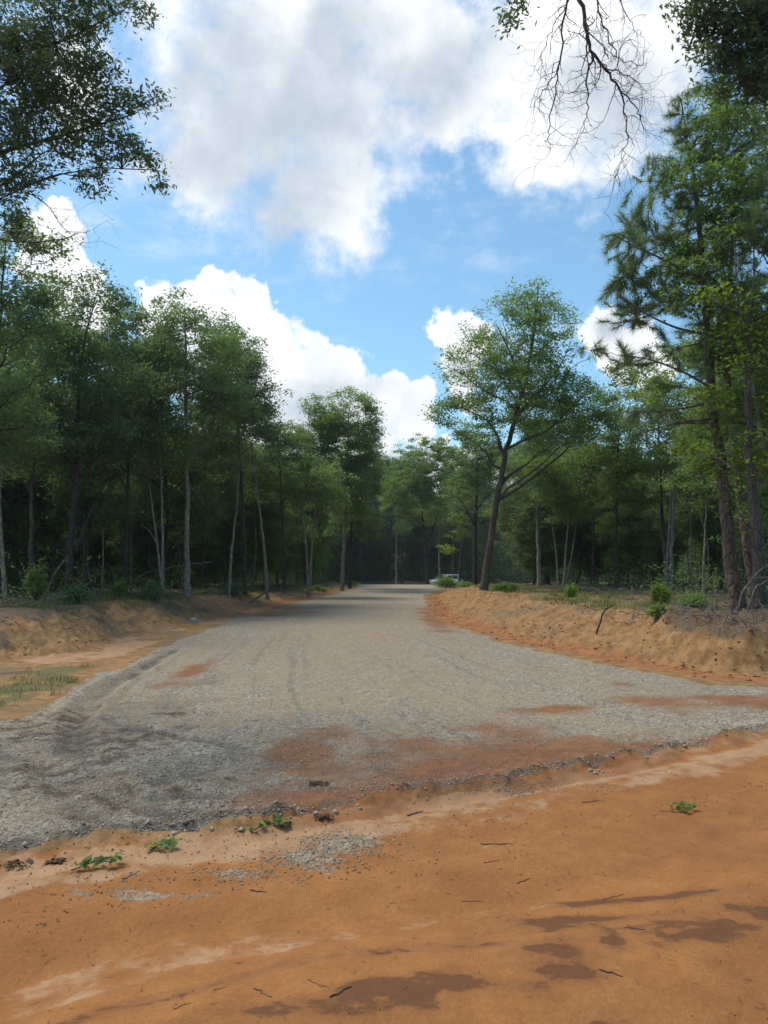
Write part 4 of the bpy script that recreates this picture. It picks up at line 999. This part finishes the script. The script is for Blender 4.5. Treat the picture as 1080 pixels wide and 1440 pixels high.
bush('weed_clump', 'weeds between the bright bush and the curved pine', 975, 834, 17.5, 60, 'fresh', 6, 26, 0.06)
bush('shrub', 'dusty shrub at the foot of the umbrella crowned tree', 447, 824, 44.0, 40, 'fresh', 7, 34, 0.09)
bush('shrub', 'low shrub at the road edge right of the umbrella crowned tree', 492, 818, 58.0, 40, 'oak', 8, 30, 0.11)
bush('shrub', 'light green weed lit in front of the dark left woods', 168, 816, 23.5, 30, 'lime', 9, 18, 0.09)
bush('shrub', 'leafy seedling beside the mossy trunk on the left', 52, 790, 21.5, 46, 'fresh', 10, 12, 0.11)
bush('shrub', 'low brown green shrub left of the slanting pale trunk', 325, 817, 31.0, 50, 'deep', 12, 22, 0.08)
bush('shrub', 'low shrub at the foot of the pair of pale stems', 215, 818, 23.0, 44, 'deep', 13, 20, 0.08)
bush('shrub', 'tangled low shrub at the foot of the thick dark tree', 105, 824, 20.0, 70, 'deep', 14, 24, 0.08)

def pole(name, label, pl, D, ra, rb, bark, cat, twigs=5, seed=1, rest=True):
    rng = np.random.default_rng(seed)
    q = np.array([P(a[0], a[1], D + (a[2] if len(a) > 2 else 0)) for a in pl])
    if rest: q[0][2] = H(q[0][0], q[0][1]) + ra * 0.5
    org = q[0].copy(); q = q - org
    u = np.linspace(0, 1, len(q)); tt = np.linspace(0, 1, len(q) * 3)
    q = np.stack([np.interp(tt, u, q[:, i]) for i in range(3)], 1); q[1:-1] += rng.normal(size=(len(q) - 2, 3)) * ra * 0.4
    w = MB(); w.tube(q, np.linspace(ra, rb, len(q)), 6, 0.1)
    for i in range(twigs):
        a = q[int(rng.integers(len(q) // 3, len(q)))]; d = rng.normal(size=3); d[2] = abs(d[2]); d /= np.linalg.norm(d)
        L = 0.4 + 0.7 * rng.random(); w.tube(np.array([a, a + d * L * .5 + rng.normal(size=3) * .05, a + d * L]), np.linspace(rb * .8, 0.004, 3), 4)
    o = w.build(name, BARK[bark]); o.location = org
    return tag(o, label, cat)
pole('fallen_branch', 'pale forked dead branch leaning at the right bank beside the pines', [(1032, 848), (1050, 822), (1075, 796), (1100, 790)], 14.2, 0.025, 0.01, 'dead', 'branch', 6, 3)
pole('fallen_branch', 'second curved dead branch low beside the right hand pines', [(1048, 838), (1062, 826), (1085, 812), (1110, 806)], 13.8, 0.02, 0.008, 'dead', 'branch', 4, 4)
pole('leaning_pole', 'dead pole slanting up across the dark left woods', [(62, 822), (80, 800), (95, 785), (104, 778)], 25.0, 0.04, 0.03, 'dead', 'dead tree', 3, 5)
pole('fallen_log', 'long thin fallen trunk lying low across the left woods', [(165, 815), (200, 806), (240, 798), (300, 790)], 28.0, 0.045, 0.02, 'dead', 'log', 5, 6)
pole('fallen_branch', 'grey fallen branch lying at the foot of the leaning pale trunk', [(350, 822), (385, 826), (410, 834)], 30.0, 0.04, 0.015, 'dead', 'branch', 5, 7)
pole('fallen_branch', 'dark fallen stick on the face of the right bank', [(838, 868), (850, 858), (862, 852)], 15.6, 0.02, 0.012, 'dark', 'branch', 1, 8)

def rock(name, label, px, D, r, mat, seed, cat='rock'):
    rng = np.random.default_rng(seed)
    x = P(px, 830, D)[0]
    n1, n2 = 9, 14; th = np.linspace(0, math.pi, n1); ph = np.arange(n2) * 2 * math.pi / n2
    V = np.array([[math.sin(a) * math.cos(b), math.sin(a) * math.sin(b), math.cos(a) * 0.7] for a in th for b in ph])
    V *= r * (1 + 0.25 * (np.repeat(rng.random(n1 * n2 // 2), 2)[:, None] - 0.5))
    i = np.arange(n1 * n2).reshape(n1, n2)
    Fq = np.stack([i[:-1], i[1:], np.roll(i[1:], -1, 1), np.roll(i[:-1], -1, 1)], -1).reshape(-1, 4)
    o = mk(name, V, Fq, mat, smooth=False); o.location = (x, D, H(x, D) + r * 0.4)
    return tag(o, label, cat)
M_ROCK = plain_mat('pale stone', (0.45, 0.42, 0.38), (0.34, 0.31, 0.27), 0.9)
rock('pale_rock', 'pale rock on the grass right of the tall slender tree', 273, 22.5, 0.10, M_ROCK, 3)

# --- loose stones on the gravel road and dirt road
def stones(name, label, pts, r, mat, rng):
    n = len(pts)
    base = np.array([[1, 0, 0], [-1, 0, 0], [0, 1, 0], [0, -1, 0], [0, 0, .75], [0, 0, -.6]], float)
    ft = np.array([[0, 2, 4], [2, 1, 4], [1, 3, 4], [3, 0, 4], [2, 0, 5], [1, 2, 5], [3, 1, 5], [0, 3, 5]])
    a = rng.random(n) * 6.28; c, s = np.cos(a), np.sin(a)
    V = np.repeat(base[None], n, 0) * (r * (0.5 + rng.random((n, 1, 1)) ** 2)) * (0.6 + 0.8 * rng.random((n, 6, 1)))
    V = np.stack([V[..., 0] * c[:, None] - V[..., 1] * s[:, None], V[..., 0] * s[:, None] + V[..., 1] * c[:, None], V[..., 2]], -1) + pts[:, None, :]
    Fq = (np.arange(n)[:, None, None] * 6 + ft[None]).reshape(-1, 3)
    o = mk(name, V.reshape(-1, 3), Fq, mat, None, np.repeat(rng.random(n), 8))
    return tag(o, label, 'stones', kind='stuff')
def stone_mat():
    m, t, out = new_mat('loose stone')
    at = t.node('ShaderNodeAttribute', attribute_name='tint').outputs['Fac']
    c = t.mix(t.smooth(at, 0.0, 0.6), (0.150, 0.122, 0.086), (0.38, 0.325, 0.24)); c = t.mix(t.smooth(at, 0.72, 1.0), c, (0.36, 0.25, 0.15))
    pb = t.node('ShaderNodeBsdfPrincipled'); t.put(pb.inputs['Base Color'], c); pb.inputs['Roughness'].default_value = 0.9
    t.l.new(pb.outputs[0], out.inputs['Surface']); return m
M_STONE = stone_mat()
q = scatter_pts(24000, (-6, 5.5), (3.6, 13), lambda x, y, k: (k['grav'] > 0.4) & (0.10 + fbm(x * 1.5, y * 1.5, 91, 5) * 1.5 + 0.55 * (k['lip'] + k['tr'] * 0.5) + 0.35 * sst(-x, -0.5, 3) - 0.06 * k['s'] - 0.08 * np.maximum(y - 7, 0) > r1.random(len(x))), lambda n: np.full(n, 0.001), r1)
stones('gravel', 'loose crushed stones over the near part of the gravel road', q, 0.0085, M_STONE, r1)
q = scatter_pts(9000, (-4, 4), (3.2, 7.5), lambda x, y, k: (k['s'] < 0.05) & (k['s'] > -1.5) & (blobs(x, y, [(500, 1195, 100, 22), (420, 1212, 120, 18), (320, 1236, 120, 14), (690, 1110, 130, 12), (760, 1105, 60, 8)], 2.4, 60, 3) > 0.9 * r1.random(len(x)) - 0.25), lambda n: np.full(n, 0.002), r1)
stones('gravel', 'loose stones spilled over the pale sand strip beside the dirt road', q, 0.0065, M_STONE, r1)
q = scatter_pts(3000, (-6, 9), (2.5, 10), lambda x, y, k: (k['lip'] > 0.25) & (fbm(x * 1.7, y * 1.7, 98, 4) * 2 + 0.3 > r1.random(len(x))), lambda n: np.full(n, 0.003), r1)
stones('clods', 'dark broken clods along the front lip of the gravel road', q, 0.017, M_STONE, r1)
M_CRUMB = plain_mat('dark clay crumb', (0.075, 0.042, 0.026), (0.13, 0.075, 0.045), 0.95)
q = scatter_pts(1500, (-3.5, 4.5), (2.0, 7.5), lambda x, y, k: (k['s'] < 0.1) & (vnoise(x * 1.3, y * 1.3, 95) > 0.45), lambda n: np.full(n, 0.0), r1)
stones('clay_crumbs', 'dark crumbs of earth scattered over the orange dirt road', q, 0.0036, M_CRUMB, r1)
M_CLOD = plain_mat('dry clod', (0.33, 0.20, 0.095), (0.25, 0.15, 0.07), 0.95)
q = scatter_pts(1500, (2, 11), (9.5, 34), lambda x, y, k: (k['slope_r'] > 0.4) & (vnoise(x * 1.5, y * 1.5, 96) > 0.4), lambda n: np.full(n, 0.004), r1)
stones('clods', 'dry earth clods on the face of the right bank', q, 0.026, M_CLOD, r1)
M_CLAY = plain_mat('red clay clod', (0.34, 0.125, 0.042), (0.24, 0.085, 0.03), 0.95)
q = scatter_pts(2200, (1, 14), (9.0, 42), lambda x, y, k: (np.abs(k['fr'] - 0.05) < 0.30) & (fbm(x * 1.2, y * 1.2, 99, 4) * 2 + 0.45 > r1.random(len(x))), lambda n: np.full(n, 0.004), r1)
stones('clay_clods', 'red clay clods along the foot of the right bank', q, 0.034, M_CLAY, r1)
q = scatter_pts(1500, (-14, -3), (9.5, 34), lambda x, y, k: (k['slope_l'] > 0.4) & (vnoise(x * 1.5, y * 1.5, 97) > 0.45), lambda n: np.full(n, 0.004), r1)
stones('clods', 'dry earth clods on the face of the left bank', q, 0.03, M_CLOD, r1)

# --- twigs and leaf sprigs lying on the dirt road
def GH(px, py):
    r = ray(px, py); D = 5.0
    for _ in range(30):
        p = P(px, py, D); D = 0.5 * D + 0.5 * (EYE - H(p[0], p[1])) / (-r[2]) * r[1]
    p = P(px, py, D); return np.array([p[0], p[1], H(p[0], p[1])])
def twig(label, a, b, r, bark='dark', bend=0.08, seed=0, name='twig'):
    rng = np.random.default_rng(seed)
    r *= 0.66
    A, B = GH(*a), GH(*b); L = np.linalg.norm(B - A)
    q = np.stack([np.linspace(A[i], B[i], 7) for i in range(3)], 1)
    q[1:-1, :2] += rng.normal(size=(5, 2)) * L * bend * 0.5
    for p in q: p[2] = H(p[0], p[1]) + r * 0.35
    o_ = q[0].copy(); w = MB(); w.tube(q - o_, np.linspace(r, r * 0.55, 7), 6, 0.2)
    if L > 0.12:
        d = (q[4] - q[3]); d /= np.linalg.norm(d); s = np.array([-d[1], d[0], 0.25]); w.tube(np.array([q[3], q[3] + (d * .5 + s * .4) * L * .16, q[3] + (d * .8 + s * .6) * L * .26]) - o_, [r * .5, r * .4, r * .25], 4)
    o = w.build(name, BARK[bark]); o.location = o_
    return tag(o, label, 'twig', 'twigs lying on the dirt road')
for i, (lab, a, b, r, bk) in enumerate([
    ('short thick dark stick at the bottom edge of the dirt road', (464, 1403), (494, 1388), 0.0065, 'dark'),
    ('dark twig lying by the damp patches on the lower right of the dirt road', (843, 1364), (876, 1374), 0.006, 'dark'),
    ('thin curved twig just left of the short thick dark stick', (432, 1377), (466, 1393), 0.0028, 'twig'),
    ('small dark twig below and left of the curved twig at the bottom', (357, 1390), (383, 1403), 0.0045, 'twig'),
    ('straight thin stick lying across the middle of the orange road', (676, 1187), (722, 1188), 0.006, 'twig'),
    ('dark stick on the pale sand in front of the gravel', (573, 1148), (595, 1141), 0.009, 'dark'),
    ('thin twig lying beside the spilled gravel on the sand', (352, 1252), (375, 1255), 0.006, 'dark'),
    ('pale brown twig near the centre of the dirt road', (648, 1267), (680, 1269), 0.004, 'twig'),
    ('crooked twig right of the centre of the dirt road', (727, 1243), (745, 1235), 0.005, 'twig'),
    ('short twig above the crooked twig on the orange road', (680, 1214), (702, 1210), 0.004, 'twig'),
    ('thin twig above the large damp patch', (878, 1305), (907, 1307), 0.004, 'twig'),
    ('pale thin stalk lying by the green sprig on the right', (928, 1141), (968, 1143), 0.0045, 'twig'),
    ('grey stick poking from the sand near the left green sprigs', (172, 1236), (196, 1225), 0.007, 'dead'),
    ('faint thin twig at the bottom left of centre', (243, 1420), (268, 1410), 0.003, 'twig'),
    ('tiny twig at the top of the orange road near the gravel lip', (818, 1128), (850, 1127), 0.006, 'twig'),
    ('slim twig in the left middle of the dirt road', (300, 1393), (318, 1388), 0.0028, 'twig'),
    ('pair of crossed twigs left of the lower damp patch', (848, 1265), (878, 1258), 0.004, 'twig'),
]): twig(lab, a, b, r, bk, seed=i + 1)
def sprig(label, px, py, size, seed, dirx=1.0):
    rng = np.random.default_rng(seed); o_ = GH(px, py)
    t = thing('leaf_sprig', label, 'leaf sprig', tuple(o_), 'green sprigs lying on the ground')
    a = math.atan2(0.3 * rng.normal() + 0.45, dirx); d = np.array([math.cos(a), math.sin(a), 0])
    q = np.array([[0, 0, 0.008], d * size * .5 + [0, 0, .03], d * size + [0, 0, .015]])
    w = MB(); w.tube(q, [0.004, 0.003, 0.002], 5); w.build('stem', BARK['twig'], t)
    C = np.concatenate([q[0] + (q[2] - q[0]) * f + rng.normal(size=(5, 3)) * [.03, .03, .008] + [0, 0, .022] for f in (0.15, .35, .55, .75, .95, 1.05)])
    V, Fc = leaf_quads(C, 0.055, 0.6, 0.5, rng); mk('leaves', V, Fc, LEAF['fresh'], t, rng.random(len(C)))
sprig('green leafy sprig fallen on the sand at the left', 100, 1226, 0.22, 1)
sprig('small green sprig just right of the leftmost fallen sprig', 212, 1197, 0.10, 2)
sprig('green sprig beside the dark gravel lip in the middle', 352, 1172, 0.22, 3)
sprig('lone green leaf sprig on the orange road at the right', 952, 1141, 0.07, 4)
for i, (lab, px, py, s) in enumerate([('dark clump of wet leaves and earth at the left end of the gravel lip', 22, 1216, .11), ('dark crumbled clump beside the middle green sprig', 397, 1160, .07), ('dark clump of earth near the dark stick on the sand', 455, 1150, .08), ('dark clump of debris on the gravel below the red patch', 448, 1103, .10), ('dark earth clump between the left green sprigs and the lip', 78, 1213, .06)]):
    rng = np.random.default_rng(70 + i); o_ = GH(px, py)
    n = 70; C = np.clip(rng.normal(size=(n, 3)), -1.3, 1.3) * [s * .5, s * .35, .007]; C[:, 2] = np.abs(C[:, 2]) + .003
    V, Fc = leaf_quads(C, 0.032, 1.2, 0.55, rng); o = mk('debris_clump', V, Fc, LEAF['dry'], None, rng.random(n) * .5); o.location = o_
    tag(o, lab, 'debris clump', 'dark clumps of debris')

def litter(name, label, pts, leaf, rng, width=0.45):
    V, Fc = leaf_quads(pts, leaf, 1.6, width, rng)
    return tag(mk(name, V, Fc, LEAF['dry'], None, rng.random(len(pts))), label, name.replace('_', ' '), kind='stuff')
q = scatter_pts(3200, (-4, 6), (2.6, 9), lambda x, y, k: (k['s'] > -0.95) & (k['s'] < 0.35) & (fbm(x * 1.4, y * 1.4, 83, 4) * 2.4 + 0.20 + 0.25 * sst(-x, -1, 2) > r1.random(len(x))), lambda n: np.full(n, 0.004), r1)
litter('leaf_litter', 'small dead leaves and bark bits along the sandy edge of the dirt road', q, 0.019, r1)
q = scatter_pts(500, (-3, 4.5), (2.0, 6), lambda x, y, k: (k['s'] < -1.0), lambda n: np.full(n, 0.003), r1)
litter('needle_litter', 'fallen needles and slivers scattered on the orange dirt road', q, 0.05, r1, 0.07)

# --- parked white car, mostly hidden behind the crest
M_WHITE = plain_mat('white car paint', (0.80, 0.80, 0.79), (0.76, 0.76, 0.75), 0.25)
M_GLASS = plain_mat('dark car glass', (0.012, 0.015, 0.018), None, 0.08)
M_TYRE = plain_mat('tyre rubber', (0.02, 0.02, 0.02), None, 0.85)
M_RIM = plain_mat('grey rim', (0.35, 0.35, 0.36), None, 0.35, metallic=0.8)
M_RED = plain_mat('red tail lamp', (0.35, 0.02, 0.02), None, 0.2)
M_LAMP = plain_mat('clear head lamp', (0.6, 0.6, 0.62), None, 0.1)
def prism(prof, y0, y1, taper=0.0):
    prof = np.asarray(prof, float); n = len(prof); zmax = prof[:, 1].max(); zmin = prof[:, 1].min()
    ins = taper * (prof[:, 1] - zmin) / (zmax - zmin)
    A = np.stack([prof[:, 0], y0 + ins, prof[:, 1]], 1); B = np.stack([prof[:, 0], y1 - ins, prof[:, 1]], 1)
    V = np.concatenate([A, B]); i = np.arange(n)
    return V, [np.stack([i, (i + 1) % n, (i + 1) % n + n, i + n], 1), np.array([i[::-1]]), np.array([i + n])]
def build_car():
    D = 98.0; c = P(626, 815, D); z = H(c[0], D)
    t = thing('parked_car', 'white car parked among trees beyond the crest of the gravel road', 'car', (c[0], D, z), None, math.radians(38))
    lower = [(-2.25, .35), (-2.3, .75), (-2.2, 1.02), (-0.9, 1.10), (1.9, 1.08), (2.25, 1.0), (2.3, .55), (2.2, .35)]
    V, Fs = prism(lower, -.9, .9, 0.06); mk('body', V, Fs, M_WHITE, t)
    roof = [(-0.25, 1.58), (0.0, 1.68), (1.7, 1.70), (1.98, 1.62)]
    V, Fs = prism(roof, -.68, .68, .05); mk('roof', V, Fs, M_WHITE, t)
    cab = [(-0.98, 1.10), (-0.27, 1.58), (1.97, 1.62), (2.16, 1.08)]
    V, Fs = prism(cab, -.82, .82, .13); g = mk('windows', V, Fs, M_GLASS, t)
    for s in (-1, 1):
        for x0, x1 in ((-0.95, -0.22), (0.55, 0.6), (1.5, 1.55), (2.13, 1.95)):
            w = MB(); w.tube([[x0, s * .835, 1.08], [x1, s * .70, 1.62]], [.045, .04], 6); w.build('pillar', M_WHITE, t)
        for x in (-1.45, 1.42):
            th = np.linspace(0, 2 * math.pi, 25)[:-1]
            w = MB(); prof = [(0.22, -.1), (.33, -.1), (.35, -.06), (.35, .06), (.33, .1), (.22, .1)]
            V = np.array([[x + r * math.cos(a), s * .84 + o, .35 + r * math.sin(a)] for a in th for r, o in prof]); k = len(prof)
            i = np.arange(24 * k).reshape(24, k); Fq = np.stack([i, np.roll(i, -1, 0), np.roll(np.roll(i, -1, 0), -1, 1), np.roll(i, -1, 1)], -1).reshape(-1, 4)
            wh = mk('wheel', V, Fq, M_TYRE, t, smooth=True)
            w.tube([[x, s * .78, .35], [x, s * .92, .35]], [.21, .2], 16); w.build('rim', M_RIM, wh)
        w = MB(); w.box((-2.27, s * .66, .80), (.03, .16, .08)); w.build('headlight', M_LAMP, t, False)
        w = MB(); w.box((2.27, s * .74, .88), (.03, .10, .12)); w.build('taillight', M_RED, t, False)
        w = MB(); w.box((-0.75, s * .97, 1.12), (.09, .09, .07)); w.build('wing_mirror', M_WHITE, t, False)
build_car()


# --- thin haze volume, added to lift the dark shaded foliage
def build_haze():
    m, t, out = new_mat('haze')
    pv = t.node('ShaderNodeVolumePrincipled')
    pv.inputs['Color'].default_value = (0.86, 0.93, 1.0, 1)
    pv.inputs['Density'].default_value = 0.0004
    pv.inputs['Anisotropy'].default_value = 0.35
    t.l.new(pv.outputs[0], out.inputs['Volume'])
    w = MB(); w.box((0, 0, 14.5), (410, 410, 19.5))
    o = w.build('haze', m, smooth=False)
    tag(o, 'thin haze added over the clearing to lift the shadows', 'haze', kind='stuff')
build_haze()
